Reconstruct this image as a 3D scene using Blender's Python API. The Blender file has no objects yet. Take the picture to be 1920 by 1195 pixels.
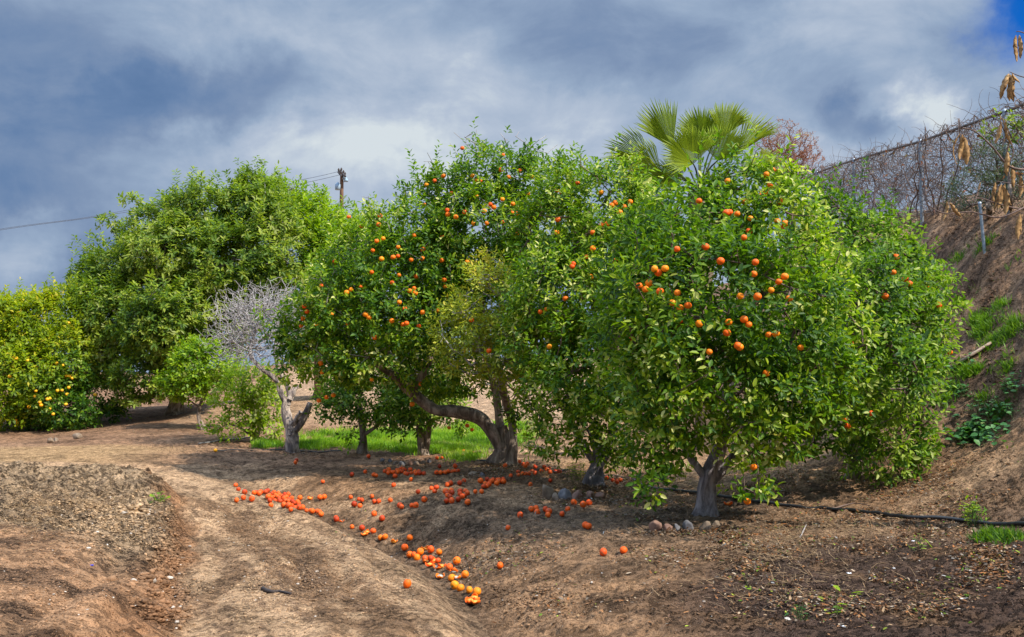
import bpy, math, random
import numpy as np
from mathutils import Vector

random.seed(7)
RS = np.random.RandomState(11)
PI = math.pi
scene = bpy.context.scene
COL = scene.collection

# ------------------------------------------------------------------ camera, world, sun, exposure
F = 1867.0                      # focal length in photo pixels (35 mm on a 36 mm sensor)
CX, CY = 960.0, 597.5
CAMZ = 1.6
PITCH = math.atan((713.0 - CY) / F)
cam_d = bpy.data.cameras.new('camera')
cam = bpy.data.objects.new('camera', cam_d)
COL.objects.link(cam)
cam.location = (0, 0, CAMZ)
cam.rotation_euler = (PI / 2 + PITCH, 0, 0)
cam_d.sensor_width = 36
cam_d.lens = 36 * F / 1920
cam_d.clip_start = 0.05
cam_d.clip_end = 3000
scene.camera = cam

SUN = Vector((0.62, -0.40, 0.80)).normalized()
SUN_EL = math.asin(SUN.z)
SUN_ROT = math.atan2(SUN.x, SUN.y)
sl = bpy.data.lights.new('sun', 'SUN')
sl.energy = 4.8
sl.angle = math.radians(0.6)
sl.color = (1.0, 0.93, 0.82)
so = bpy.data.objects.new('sun', sl)
so.rotation_euler = (-SUN).to_track_quat('-Z', 'Y').to_euler()
so.location = (20, -8, 30)
COL.objects.link(so)
scene.view_settings.view_transform = 'Standard'
scene.view_settings.look = 'None'
scene.view_settings.gamma = 1
scene.view_settings.exposure = 0.45
scene.render.engine = 'CYCLES'
scene.cycles.max_bounces = 6
scene.cycles.diffuse_bounces = 3
scene.cycles.transmission_bounces = 4
scene.cycles.transparent_max_bounces = 4
scene.cycles.use_denoising = True


def pxdir(px, py):
    a = (px - CX) / F
    b = (CY - py) / F
    c, s = math.cos(PITCH), math.sin(PITCH)
    return np.array([a, c - b * s, s + b * c])


def at(px, py, d):
    v = pxdir(px, py)
    v = v * (d / v[1])
    return np.array([v[0], v[1], v[2] + CAMZ])


class NT:
    """small helper for node trees"""
    def __init__(s, tree):
        s.t = tree
        s.n = tree.nodes
        s.l = tree.links
        s.n.clear()

    def add(s, typ, **kw):
        n = s.n.new(typ)
        ins = kw.pop('ins', {})
        for k, v in kw.items():
            setattr(n, k, v)
        for k, v in ins.items():
            if isinstance(v, tuple) and len(v) == 2 and hasattr(v[0], 'outputs'):
                s.l.new(v[0].outputs[v[1]], n.inputs[k])
            elif hasattr(v, 'outputs'):
                s.l.new(v.outputs[0], n.inputs[k])
            else:
                n.inputs[k].default_value = v
        return n

    def math(s, op, a, b=None, clamp=False):
        n = s.add('ShaderNodeMath', operation=op, use_clamp=clamp)
        for i, v in enumerate((a, b)):
            if v is None:
                continue
            if hasattr(v, 'outputs'):
                s.l.new(v.outputs[0], n.inputs[i])
            elif isinstance(v, tuple):
                s.l.new(v[0].outputs[v[1]], n.inputs[i])
            else:
                n.inputs[i].default_value = v
        return n

    def mixc(s, f, a, b, blend='MIX'):
        n = s.add('ShaderNodeMix', data_type='RGBA', blend_type=blend)
        for k, v in ((0, f), (6, a), (7, b)):
            if isinstance(v, tuple) and len(v) == 2 and hasattr(v[0], 'outputs'):
                s.l.new(v[0].outputs[v[1]], n.inputs[k])
            elif hasattr(v, 'outputs'):
                o = v.outputs[2] if v.bl_idname == 'ShaderNodeMix' else v.outputs[0]
                s.l.new(o, n.inputs[k])
            elif isinstance(v, (int, float)):
                n.inputs[k].default_value = v
            else:
                n.inputs[k].default_value = (*v[:3], 1)
        return n

    def ramp(s, fac, stops, interp='LINEAR'):
        n = s.add('ShaderNodeValToRGB')
        cr = n.color_ramp
        cr.interpolation = interp
        while len(cr.elements) < len(stops):
            cr.elements.new(0.5)
        for e, (p, c) in zip(cr.elements, stops):
            e.position = p
            e.color = (*c, 1) if len(c) == 3 else c
        s.l.new(fac.outputs[0] if hasattr(fac, 'outputs') else fac[0].outputs[fac[1]], n.inputs[0])
        return n


def build_world():
    w = bpy.data.worlds.new('World')
    scene.world = w
    w.use_nodes = True
    T = NT(w.node_tree)
    STR = 0.1
    sky = T.add('ShaderNodeTexSky', sky_type='NISHITA')
    sky.sun_disc = False
    sky.sun_elevation = SUN_EL
    sky.sun_rotation = SUN_ROT
    sky.air_density = 1.0
    sky.dust_density = 0.3
    sky.ozone_density = 2.5
    tc = T.add('ShaderNodeTexCoord')
    nrm = T.add('ShaderNodeVectorMath', operation='NORMALIZE', ins={0: (tc, 0)})
    # slow warp of the direction so that nothing has a clean outline
    wn = T.add('ShaderNodeTexNoise', ins={'Vector': nrm, 'Scale': 7.0, 'Detail': 8.0, 'Roughness': 0.6})
    wsub = T.add('ShaderNodeVectorMath', operation='SUBTRACT', ins={0: (wn, 1), 1: (0.5, 0.5, 0.5)})
    wsc = T.add('ShaderNodeVectorMath', operation='SCALE', ins={0: wsub, 'Scale': 0.17})
    d = T.add('ShaderNodeVectorMath', operation='ADD', ins={0: nrm, 1: wsc})
    st = T.add('ShaderNodeVectorMath', operation='MULTIPLY', ins={0: nrm, 1: (1.0, 1.0, 2.6)})
    n1 = T.add('ShaderNodeTexNoise', ins={'Vector': st, 'Scale': 3.6, 'Detail': 7.0, 'Roughness': 0.5, 'Distortion': 0.25})
    st2 = T.add('ShaderNodeVectorMath', operation='MULTIPLY', ins={0: nrm, 1: (1.0, 1.0, 1.7)})
    n2 = T.add('ShaderNodeTexNoise', ins={'Vector': st2, 'Scale': 8.0, 'Detail': 9.0, 'Roughness': 0.60, 'Distortion': 0.35})
    v = T.math('MULTIPLY_ADD', n1, 0.85)
    v.inputs[2].default_value = 0.20
    v2 = T.math('MULTIPLY_ADD', n2, 0.78)
    v2.inputs[2].default_value = -0.39
    v = T.math('ADD', v, v2)

    def blob(px, py, rad, zs, amp, inner=0.0):
        c = pxdir(px, py)
        c = c / np.linalg.norm(c)
        sub = T.add('ShaderNodeVectorMath', operation='SUBTRACT', ins={0: d, 1: tuple(c)})
        mul = T.add('ShaderNodeVectorMath', operation='MULTIPLY', ins={0: sub, 1: (1, 1, zs)})
        ln = T.add('ShaderNodeVectorMath', operation='LENGTH', ins={0: mul})
        mr = T.add('ShaderNodeMapRange', interpolation_type='SMOOTHERSTEP',
                   ins={0: (ln, 1), 1: inner, 2: rad, 3: amp, 4: 0.0})
        return mr
    for args in ((330, 195, 0.22, 3.6, -0.32), (90, 300, 0.16, 1.6, -0.24), (120, 120, 0.22, 1.6, -0.16),
                 (150, 490, 0.07, 1.4, -0.25), (560, 60, 0.25, 2.2, 0.10), (60, 440, 0.08, 1.6, 0.22),
                 (980, 230, 0.26, 2.0, 0.28), (1230, 110, 0.16, 2.6, -0.10), (1745, 180, 0.05, 1.0, 0.36),
                 (1700, 110, 0.09, 1.6, 0.14), (1620, 215, 0.055, 1.4, -0.26), (700, 330, 0.14, 1.3, 0.18),
                 (430, 290, 0.15, 2.6, 0.08), (1420, 200, 0.12, 1.5, 0.08), (1840, 250, 0.08, 1.2, -0.05),
                 (1000, 60, 0.22, 3.0, -0.10), (1560, 300, 0.1, 1.3, 0.12), (1560, 30, 0.12, 2.2, 0.16)):
        v = T.math('ADD', v, blob(*args))
    rp = T.ramp(v, [(0.0, (0.075, 0.15, 0.30)), (0.25, (0.12, 0.20, 0.355)), (0.45, (0.185, 0.26, 0.40)),
                    (0.65, (0.27, 0.355, 0.49)), (0.85, (0.40, 0.47, 0.58)), (1.0, (0.58, 0.64, 0.68))])
    sep = T.add('ShaderNodeSeparateXYZ', ins={0: nrm})
    hi = T.add('ShaderNodeMapRange', interpolation_type='SMOOTHSTEP', ins={0: (sep, 2), 1: 0.38, 2: 0.85, 3: 0.84 / STR, 4: 3.6 / STR})  # clouds high overhead, out of view, brightened as added fill for the shadows
    cl = T.add('ShaderNodeVectorMath', operation='SCALE', ins={0: rp, 'Scale': hi})
    hole = blob(1965, -10, 0.085, 1.2, 1.0, 0.02)
    deep = T.mixc(1.0, (sky, 0), (0.03, 0.38, 0.95), 'MULTIPLY')
    mx = T.mixc(hole, cl, deep)
    bg = T.add('ShaderNodeBackground', ins={'Color': (mx, 2), 'Strength': STR})
    T.add('ShaderNodeOutputWorld', ins={'Surface': bg})


build_world()

# ------------------------------------------------------------------ helpers: noise


def _hash(ix, iy, iz, seed):
    h = (ix.astype(np.int64) * 374761393 + iy.astype(np.int64) * 668265263 + iz.astype(np.int64) * 2147483647 + seed * 974634777)
    h = (h ^ (h >> 13)) * 1274126177
    h = h & 0xffffffff
    h = (h ^ (h >> 16)) * 2246822519 & 0xffffffff
    return ((h >> 8) & 0xffff) / 65535.0


def vnoise(P, seed=0):
    """value noise at (n,3) or (n,2) points -> 0..1"""
    if P.shape[1] == 2:
        P = np.column_stack([P, np.zeros(len(P))])
    i = np.floor(P).astype(np.int64)
    f = P - i
    f = f * f * (3 - 2 * f)
    r = 0
    for dx in (0, 1):
        wx = f[:, 0] if dx else 1 - f[:, 0]
        for dy in (0, 1):
            wy = f[:, 1] if dy else 1 - f[:, 1]
            for dz in (0, 1):
                wz = f[:, 2] if dz else 1 - f[:, 2]
                r = r + wx * wy * wz * _hash(i[:, 0] + dx, i[:, 1] + dy, i[:, 2] + dz, seed)
    return r


def fbm(P, octaves=4, seed=0, gain=0.5):
    r, a, s = 0, 1.0, 0
    for k in range(octaves):
        r = r + a * vnoise(P * (2.03 ** k) + 13.7 * k, seed + k)
        s += a
        a *= gain
    return r / s


def sstep(x, a, b):
    t = np.clip((x - a) / (b - a), 0, 1)
    return t * t * (3 - 2 * t)


def unit(v):
    return v / (np.linalg.norm(v, axis=-1, keepdims=True) + 1e-9)


# ------------------------------------------------------------------ helpers: materials


def principled(T, **ins):
    return T.add('ShaderNodeBsdfPrincipled', ins=ins)


def mat_simple(name, c1, c2, scale=20, rough=0.8, bump=0.3, bscale=None, metal=0.0, stretch=(1, 1, 1), spec=0.3):
    m = bpy.data.materials.new(name)
    m.use_nodes = True
    T = NT(m.node_tree)
    tc = T.add('ShaderNodeTexCoord')
    mp = T.add('ShaderNodeMapping', ins={0: (tc, 3), 3: stretch})
    n = T.add('ShaderNodeTexNoise', ins={'Vector': mp, 'Scale': scale, 'Detail': 5.0, 'Roughness': 0.65})
    r = T.ramp(n, [(0.32, c1), (0.68, c2)])
    n2 = T.add('ShaderNodeTexNoise', ins={'Vector': mp, 'Scale': bscale or scale * 2.5, 'Detail': 4.0})
    b = T.add('ShaderNodeBump', ins={'Height': (n2, 0), 'Strength': bump, 'Distance': 0.02})
    p = principled(T, **{'Base Color': r, 'Roughness': rough, 'Metallic': metal, 'Normal': b, 'Specular IOR Level': spec})
    T.add('ShaderNodeOutputMaterial', ins={'Surface': p})
    return m


def mat_leaf(name, dark, mid, light, rough=0.5, trans=0.40, pale=(0.30, 0.34, 0.10)):
    """leaf colour comes from the per-leaf attribute lv (0 old dark leaf .. 1 young yellow leaf)"""
    m = bpy.data.materials.new(name)
    m.use_nodes = True
    T = NT(m.node_tree)
    a = T.add('ShaderNodeAttribute', attribute_name='lv')
    r = T.ramp((a, 2), [(0.0, dark), (0.45, mid), (0.85, light), (1.0, pale)])
    geo = T.add('ShaderNodeNewGeometry')
    back = T.mixc(0.35, r, (mid[0] * 2.2, mid[1] * 1.7, mid[2] * 2.5))
    c = T.mixc((geo, 6), r, back)
    p = principled(T, **{'Base Color': (c, 2), 'Roughness': rough, 'Specular IOR Level': 0.3})
    tcol = T.mixc(1.0, (c, 2), (1.5, 1.55, 0.6), 'MULTIPLY')
    t = T.add('ShaderNodeBsdfTranslucent', ins={'Color': (tcol, 2)})
    ms = T.add('ShaderNodeMixShader', ins={0: trans, 1: p, 2: t})
    T.add('ShaderNodeOutputMaterial', ins={'Surface': ms})
    return m


def mat_attr(name, rough=0.9, bump=0.4, bscale=60.0, trans=0.0, spec=0.2):
    """colour from the vertex colour attribute Col"""
    m = bpy.data.materials.new(name)
    m.use_nodes = True
    T = NT(m.node_tree)
    a = T.add('ShaderNodeAttribute', attribute_name='Col')
    tc = T.add('ShaderNodeTexCoord')
    n = T.add('ShaderNodeTexNoise', ins={'Vector': (tc, 3), 'Scale': bscale, 'Detail': 3.0})
    b = T.add('ShaderNodeBump', ins={'Height': (n, 0), 'Strength': bump, 'Distance': 0.01})
    mr = T.add('ShaderNodeMapRange', ins={0: (n, 0), 1: 0.3, 2: 0.7, 3: 0.8, 4: 1.2})
    sc = T.add('ShaderNodeVectorMath', operation='SCALE', ins={0: (a, 0), 'Scale': mr})
    p = principled(T, **{'Base Color': (sc, 0), 'Roughness': rough, 'Normal': b, 'Specular IOR Level': spec})
    out = p
    if trans:
        t = T.add('ShaderNodeBsdfTranslucent', ins={'Color': (sc, 0)})
        out = T.add('ShaderNodeMixShader', ins={0: trans, 1: p, 2: t})
    T.add('ShaderNodeOutputMaterial', ins={'Surface': out})
    return m


def mat_soil(name):
    m = bpy.data.materials.new(name)
    m.use_nodes = True
    T = NT(m.node_tree)
    tc = T.add('ShaderNodeTexCoord')
    P = (tc, 3)
    a = T.add('ShaderNodeAttribute', attribute_name='Col')
    r_ = T.add('ShaderNodeAttribute', attribute_name='rough')
    n1 = T.add('ShaderNodeTexNoise', ins={'Vector': P, 'Scale': 5.0, 'Detail': 9.0, 'Roughness': 0.7})
    n2 = T.add('ShaderNodeTexNoise', ins={'Vector': P, 'Scale': 130.0, 'Detail': 4.0, 'Roughness': 0.75})
    n3 = T.add('ShaderNodeTexNoise', ins={'Vector': P, 'Scale': 38.0, 'Detail': 6.0, 'Roughness': 0.75})
    m1 = T.add('ShaderNodeMapRange', ins={0: (n1, 0), 1: 0.3, 2: 0.7, 3: 0.66, 4: 1.34})
    m2 = T.add('ShaderNodeMapRange', ins={0: (n2, 0), 1: 0.3, 2: 0.7, 3: 0.5, 4: 1.5})
    m3 = T.add('ShaderNodeMapRange', ins={0: (n3, 0), 1: 0.3, 2: 0.7, 3: 0.6, 4: 1.4})
    mm = T.math('MULTIPLY', T.math('MULTIPLY', m1, m2), m3)
    c = T.add('ShaderNodeVectorMath', operation='SCALE', ins={0: (a, 0), 'Scale': mm})
    # broken crust: sharp edged darker patches a hand wide
    dp = T.add('ShaderNodeVectorMath', operation='DOT_PRODUCT', ins={0: P, 1: (0.9, 0.44, 0.0)})
    da = T.add('ShaderNodeVectorMath', operation='DOT_PRODUCT', ins={0: P, 1: (-0.44, 0.9, 0.0)})
    sx_ = T.math('MULTIPLY', (dp, 1), 1.0)
    sy_ = T.math('MULTIPLY', (da, 1), 1.25)
    sz_ = T.add('ShaderNodeSeparateXYZ', ins={0: P})
    sv = T.add('ShaderNodeCombineXYZ', ins={0: sx_, 1: sy_, 2: (sz_, 2)})
    n4 = T.add('ShaderNodeTexNoise', ins={'Vector': sv, 'Scale': 11.0, 'Detail': 10.0, 'Roughness': 0.78, 'Distortion': 0.4})
    k4 = T.add('ShaderNodeMapRange', ins={0: (n4, 0), 1: 0.51, 2: 0.55, 3: 1.10, 4: 0.56})
    c = T.add('ShaderNodeVectorMath', operation='SCALE', ins={0: c, 'Scale': k4})
    # light grit and dark bits
    vo = T.add('ShaderNodeTexVoronoi', ins={'Vector': P, 'Scale': 42.0, 'Randomness': 1.0})
    vs = T.add('ShaderNodeSeparateColor', ins={0: (vo, 1)})
    g1 = T.math('LESS_THAN', (vo, 0), 0.22)
    g2 = T.math('GREATER_THAN', (vs, 0), 0.86)
    g = T.math('MULTIPLY', T.math('MULTIPLY', g1, g2), 0.55)
    c2 = T.mixc(g, (c, 0), (0.44, 0.34, 0.25))
    vo2 = T.add('ShaderNodeTexVoronoi', ins={'Vector': P, 'Scale': 26.0, 'Randomness': 1.0})
    vs2 = T.add('ShaderNodeSeparateColor', ins={0: (vo2, 1)})
    h = T.math('MULTIPLY', T.math('LESS_THAN', (vo2, 0), 0.26), T.math('GREATER_THAN', (vs2, 1), 0.8))
    h = T.math('MULTIPLY', h, 0.6)
    c3 = T.mixc(h, (c2, 2), (0.035, 0.024, 0.017))
    hh = T.math('ADD', T.math('MULTIPLY', (n3, 0), 1.3), T.math('MULTIPLY', (n2, 0), 0.5))
    hh = T.math('ADD', hh, T.math('MULTIPLY', g, 0.4))
    hh = T.math('ADD', hh, T.math('MULTIPLY', k4, 0.8))
    bs = T.math('MULTIPLY_ADD', (r_, 2), 0.7)
    bs.inputs[2].default_value = 0.6
    b = T.add('ShaderNodeBump', ins={'Height': hh, 'Strength': bs, 'Distance': 0.034})
    p = principled(T, **{'Base Color': (c3, 2), 'Roughness': 0.95, 'Normal': b, 'Specular IOR Level': 0.1})
    T.add('ShaderNodeOutputMaterial', ins={'Surface': p})
    return m


def mat_orange(name, c1, c2, dust=False):
    m = bpy.data.materials.new(name)
    m.use_nodes = True
    T = NT(m.node_tree)
    oi = T.add('ShaderNodeObjectInfo')
    tc = T.add('ShaderNodeTexCoord')
    n = T.add('ShaderNodeTexNoise', ins={'Vector': (tc, 3), 'Scale': 18.0, 'Detail': 3.0})
    f = T.math('MULTIPLY_ADD', (oi, 5), 0.75)
    T.l.new(T.math('MULTIPLY', (n, 0), 0.3).outputs[0], f.inputs[2])
    r = T.ramp(f, [(0.1, c1), (0.95, c2)])
    if dust:
        rnd = T.add('ShaderNodeVectorMath', operation='SCALE', ins={0: (1.0, 1.0, 1.0), 'Scale': (oi, 5)})
        off = T.add('ShaderNodeVectorMath', operation='ADD', ins={0: (tc, 3), 1: rnd})
        dn = T.add('ShaderNodeTexNoise', ins={'Vector': off, 'Scale': 22.0, 'Detail': 6.0, 'Roughness': 0.7})
        df = T.add('ShaderNodeMapRange', ins={0: (dn, 0), 1: 0.53, 2: 0.66, 3: 0.0, 4: 0.75})
        r = T.mixc(df, r, (0.24, 0.12, 0.06))
        r = T.add('ShaderNodeVectorMath', operation='SCALE', ins={0: (r, 2), 'Scale': T.add('ShaderNodeMapRange', ins={0: (oi, 5), 1: 0.0, 2: 0.4, 3: 0.45, 4: 1.0})})
    vo = T.add('ShaderNodeTexVoronoi', ins={'Vector': (tc, 3), 'Scale': 520.0})
    b = T.add('ShaderNodeBump', ins={'Height': (vo, 0), 'Strength': 0.25, 'Distance': 0.002})
    p = principled(T, **{'Base Color': r, 'Roughness': 0.5, 'Normal': b, 'Specular IOR Level': 0.28})
    T.add('ShaderNodeOutputMaterial', ins={'Surface': p})
    return m


def mat_bark(name, c1, c2, scale=9):
    m = bpy.data.materials.new(name)
    m.use_nodes = True
    T = NT(m.node_tree)
    tc = T.add('ShaderNodeTexCoord')
    mp = T.add('ShaderNodeMapping', ins={0: (tc, 3), 3: (1, 1, 0.3)})
    n = T.add('ShaderNodeTexNoise', ins={'Vector': mp, 'Scale': scale, 'Detail': 8.0, 'Roughness': 0.7, 'Distortion': 0.6})
    r = T.ramp(n, [(0.36, (c1[0] * .6, c1[1] * .6, c1[2] * .6)), (0.46, c1), (0.62, c2)])
    n2 = T.add('ShaderNodeTexNoise', ins={'Vector': mp, 'Scale': scale * 5, 'Detail': 5.0, 'Roughness': 0.7})
    h = T.math('ADD', (n, 0), T.math('MULTIPLY', (n2, 0), 0.5))
    b = T.add('ShaderNodeBump', ins={'Height': h, 'Strength': 1.0, 'Distance': 0.06})
    p = principled(T, **{'Base Color': r, 'Roughness': 0.9, 'Normal': b, 'Specular IOR Level': 0.15})
    T.add('ShaderNodeOutputMaterial', ins={'Surface': p})
    return m


M = {}
M['soil'] = mat_soil('soil')
M['leaf_citrus'] = mat_leaf('leaf_citrus', (0.024, 0.078, 0.007), (0.082, 0.185, 0.008), (0.32, 0.42, 0.015), pale=(0.62, 0.62, 0.22))
M['leaf_pale'] = mat_leaf('leaf_pale', (0.09, 0.14, 0.012), (0.27, 0.34, 0.03), (0.50, 0.50, 0.06), pale=(0.55, 0.42, 0.04))
M['leaf_yellow'] = mat_leaf('leaf_yellow', (0.06, 0.12, 0.004), (0.18, 0.27, 0.007), (0.38, 0.42, 0.010), pale=(0.50, 0.42, 0.03))
M['leaf_dark'] = mat_leaf('leaf_dark', (0.020, 0.066, 0.008), (0.064, 0.155, 0.010), (0.24, 0.36, 0.018), pale=(0.40, 0.46, 0.12))
M['leaf_big'] = mat_leaf('leaf_big', (0.035, 0.085, 0.012), (0.115, 0.205, 0.018), (0.34, 0.40, 0.04))
M['leaf_bright'] = mat_leaf('leaf_bright', (0.05, 0.12, 0.006), (0.16, 0.29, 0.009), (0.36, 0.47, 0.015))
M['leaf_silver'] = mat_leaf('leaf_silver', (0.05, 0.09, 0.06), (0.10, 0.15, 0.08), (0.20, 0.24, 0.11), trans=0.2)
M['leaf_red'] = mat_leaf('leaf_red', (0.14, 0.05, 0.03), (0.26, 0.11, 0.06), (0.34, 0.2, 0.1), trans=0.3)
M['leaf_weed'] = mat_leaf('leaf_weed', (0.02, 0.08, 0.02), (0.05, 0.17, 0.035), (0.12, 0.27, 0.07), trans=0.25)
M['palm'] = mat_leaf('palm_leaf', (0.05, 0.11, 0.006), (0.17, 0.27, 0.008), (0.38, 0.46, 0.014), rough=0.4, trans=0.25)
M['grass'] = mat_leaf('grass_blade', (0.05, 0.12, 0.006), (0.15, 0.31, 0.009), (0.32, 0.46, 0.02), trans=0.35)
M['litter'] = mat_attr('leaf_litter', rough=0.8, bump=0.1, trans=0.15)
M['clod'] = mat_attr('clods', rough=0.95, bump=0.8, bscale=80)
M['bark'] = mat_bark('bark_grey_brown', (0.19, 0.145, 0.11), (0.50, 0.40, 0.32))
M['bark_dark'] = mat_bark('bark_cool_grey', (0.20, 0.175, 0.18), (0.50, 0.45, 0.45))
M['bark_pale'] = mat_bark('bark_pale_peeling', (0.16, 0.13, 0.12), (0.66, 0.53, 0.43), scale=8)
M['twig_grey'] = mat_simple('twig_grey', (0.24, 0.22, 0.215), (0.46, 0.43, 0.42), scale=12)
M['twig_brown'] = mat_simple('twig_brown', (0.08, 0.052, 0.042), (0.22, 0.15, 0.12), scale=10)
M['twig_red'] = mat_simple('twig_red', (0.14, 0.07, 0.06), (0.30, 0.17, 0.14), scale=8)
M['orange'] = mat_orange('orange_peel', (0.84, 0.085, 0.005), (0.90, 0.21, 0.006))
M['orange_y'] = mat_orange('orange_ripe_golden', (0.90, 0.19, 0.006), (0.92, 0.31, 0.008))
M['orange_k'] = mat_orange('orange_unripe_yellow', (0.90, 0.40, 0.012), (0.92, 0.52, 0.03))
M['orange_r'] = mat_orange('orange_fallen_red', (0.80, 0.060, 0.007), (0.90, 0.135, 0.007), True)
M['mould'] = mat_simple('mould', (0.20, 0.24, 0.20), (0.55, 0.55, 0.48), scale=40)
M['pulp'] = mat_simple('orange_pulp', (0.75, 0.22, 0.02), (0.90, 0.45, 0.08), scale=40, rough=0.4)
M['stalk'] = mat_simple('fruit_stalk', (0.05, 0.08, 0.02), (0.12, 0.14, 0.05), scale=40)
M['stone_tan'] = mat_simple('stone_tan', (0.13, 0.095, 0.065), (0.29, 0.21, 0.145), scale=9)
M['stone_grey'] = mat_simple('stone_grey', (0.07, 0.07, 0.08), (0.19, 0.18, 0.18), scale=9)
M['stone_red'] = mat_simple('stone_red', (0.14, 0.075, 0.055), (0.30, 0.18, 0.13), scale=9)
M['hose'] = mat_simple('black_hose', (0.012, 0.012, 0.013), (0.035, 0.033, 0.032), scale=5, rough=0.45, bump=0.05, spec=0.5)
M['hose_grey'] = mat_simple('grey_drip_line', (0.12, 0.11, 0.10), (0.25, 0.24, 0.22), scale=5, rough=0.6)
M['galv'] = mat_simple('galvanised_steel', (0.22, 0.27, 0.33), (0.36, 0.41, 0.46), scale=14, rough=0.45, bump=0.05, metal=0.5)
M['rail'] = mat_simple('dull_rail', (0.10, 0.09, 0.09), (0.20, 0.18, 0.17), scale=8, rough=0.6, metal=0.3)
M['wood'] = mat_simple('weathered_wood', (0.26, 0.18, 0.13), (0.46, 0.34, 0.26), scale=6, stretch=(1, 1, 6))
M['polewood'] = mat_simple('pole_wood', (0.11, 0.06, 0.035), (0.22, 0.13, 0.08), scale=3, stretch=(3, 3, 0.5))
M['xarm'] = mat_simple('crossarm_wood', (0.03, 0.024, 0.022), (0.08, 0.06, 0.05), scale=4)
M['transf'] = mat_simple('transformer_paint', (0.22, 0.33, 0.44), (0.32, 0.43, 0.53), scale=3, rough=0.5, bump=0.02)
M['wire'] = mat_simple('wire', (0.10, 0.12, 0.16), (0.14, 0.16, 0.20), scale=3, rough=0.6)
M['pod'] = mat_simple('seed_pod', (0.20, 0.10, 0.035), (0.46, 0.28, 0.11), scale=22, rough=0.75)
M['plastic_blue'] = mat_simple('blue_plastic', (0.02, 0.04, 0.45), (0.03, 0.06, 0.6), scale=8, rough=0.4)
M['paper'] = mat_simple('white_scrap', (0.55, 0.55, 0.56), (0.8, 0.8, 0.82), scale=8, rough=0.7)
M['straw'] = mat_attr('dry_straw', rough=0.85, bump=0.1, trans=0.1)
M['palm_trunk'] = mat_simple('palm_trunk', (0.10, 0.07, 0.05), (0.25, 0.18, 0.12), scale=8, stretch=(1, 1, 5))

# ------------------------------------------------------------------ helpers: meshes and objects


def mesh_np(name, V, faces, mats, smooth=False, fattr=None, vattr=None, colattr=None, matidx=None):
    """faces: list of int arrays (n,k)"""
    me = bpy.data.meshes.new(name)
    V = np.ascontiguousarray(V, dtype=np.float32)
    me.vertices.add(len(V))
    me.vertices.foreach_set('co', V.ravel())
    faces = [np.asarray(f, dtype=np.int32) for f in faces if len(f)]
    nl = sum(f.size for f in faces)
    nf = sum(len(f) for f in faces)
    me.loops.add(nl)
    me.loops.foreach_set('vertex_index', np.concatenate([f.ravel() for f in faces]))
    me.polygons.add(nf)
    tot = np.concatenate([np.full(len(f), f.shape[1], dtype=np.int32) for f in faces])
    start = np.concatenate([[0], np.cumsum(tot)[:-1]]).astype(np.int32)
    me.polygons.foreach_set('loop_start', start)
    me.polygons.foreach_set('loop_total', tot)
    if smooth:
        me.polygons.foreach_set('use_smooth', np.ones(nf, dtype=bool))
    if matidx is not None:
        me.polygons.foreach_set('material_index', np.asarray(matidx, dtype=np.int32))
    me.update(calc_edges=True)
    for m in (mats if isinstance(mats, (list, tuple)) else [mats]):
        me.materials.append(m)
    if fattr:
        for k, a in fattr.items():
            at_ = me.attributes.new(k, 'FLOAT', 'FACE')
            at_.data.foreach_set('value', np.asarray(a, dtype=np.float32))
    if vattr:
        for k, a in vattr.items():
            at_ = me.attributes.new(k, 'FLOAT', 'POINT')
            at_.data.foreach_set('value', np.asarray(a, dtype=np.float32))
    if colattr is not None:
        dom, arr = colattr
        at_ = me.attributes.new('Col', 'FLOAT_COLOR', dom)
        c = np.ones((len(arr), 4), dtype=np.float32)
        c[:, :3] = arr
        at_.data.foreach_set('color', c.ravel())
    return me


def link(name, me, parent=None):
    o = bpy.data.objects.new(name, me)
    COL.objects.link(o)
    if parent is not None:
        o.parent = parent
        o.location = -Vector(parent.location) if parent.parent is None else (0, 0, 0)
    return o


def tag(o, label=None, cat=None, group=None, kind=None):
    if label:
        o['label'] = label
    if cat:
        o['category'] = cat
    if group:
        o['group'] = group
    if kind:
        o['kind'] = kind
    return o


def empty(name, loc, label, cat, group=None):
    o = bpy.data.objects.new(name, None)
    o.empty_display_size = 0.1
    o.location = tuple(float(c) for c in loc)
    COL.objects.link(o)
    return tag(o, label, cat, group)


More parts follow.
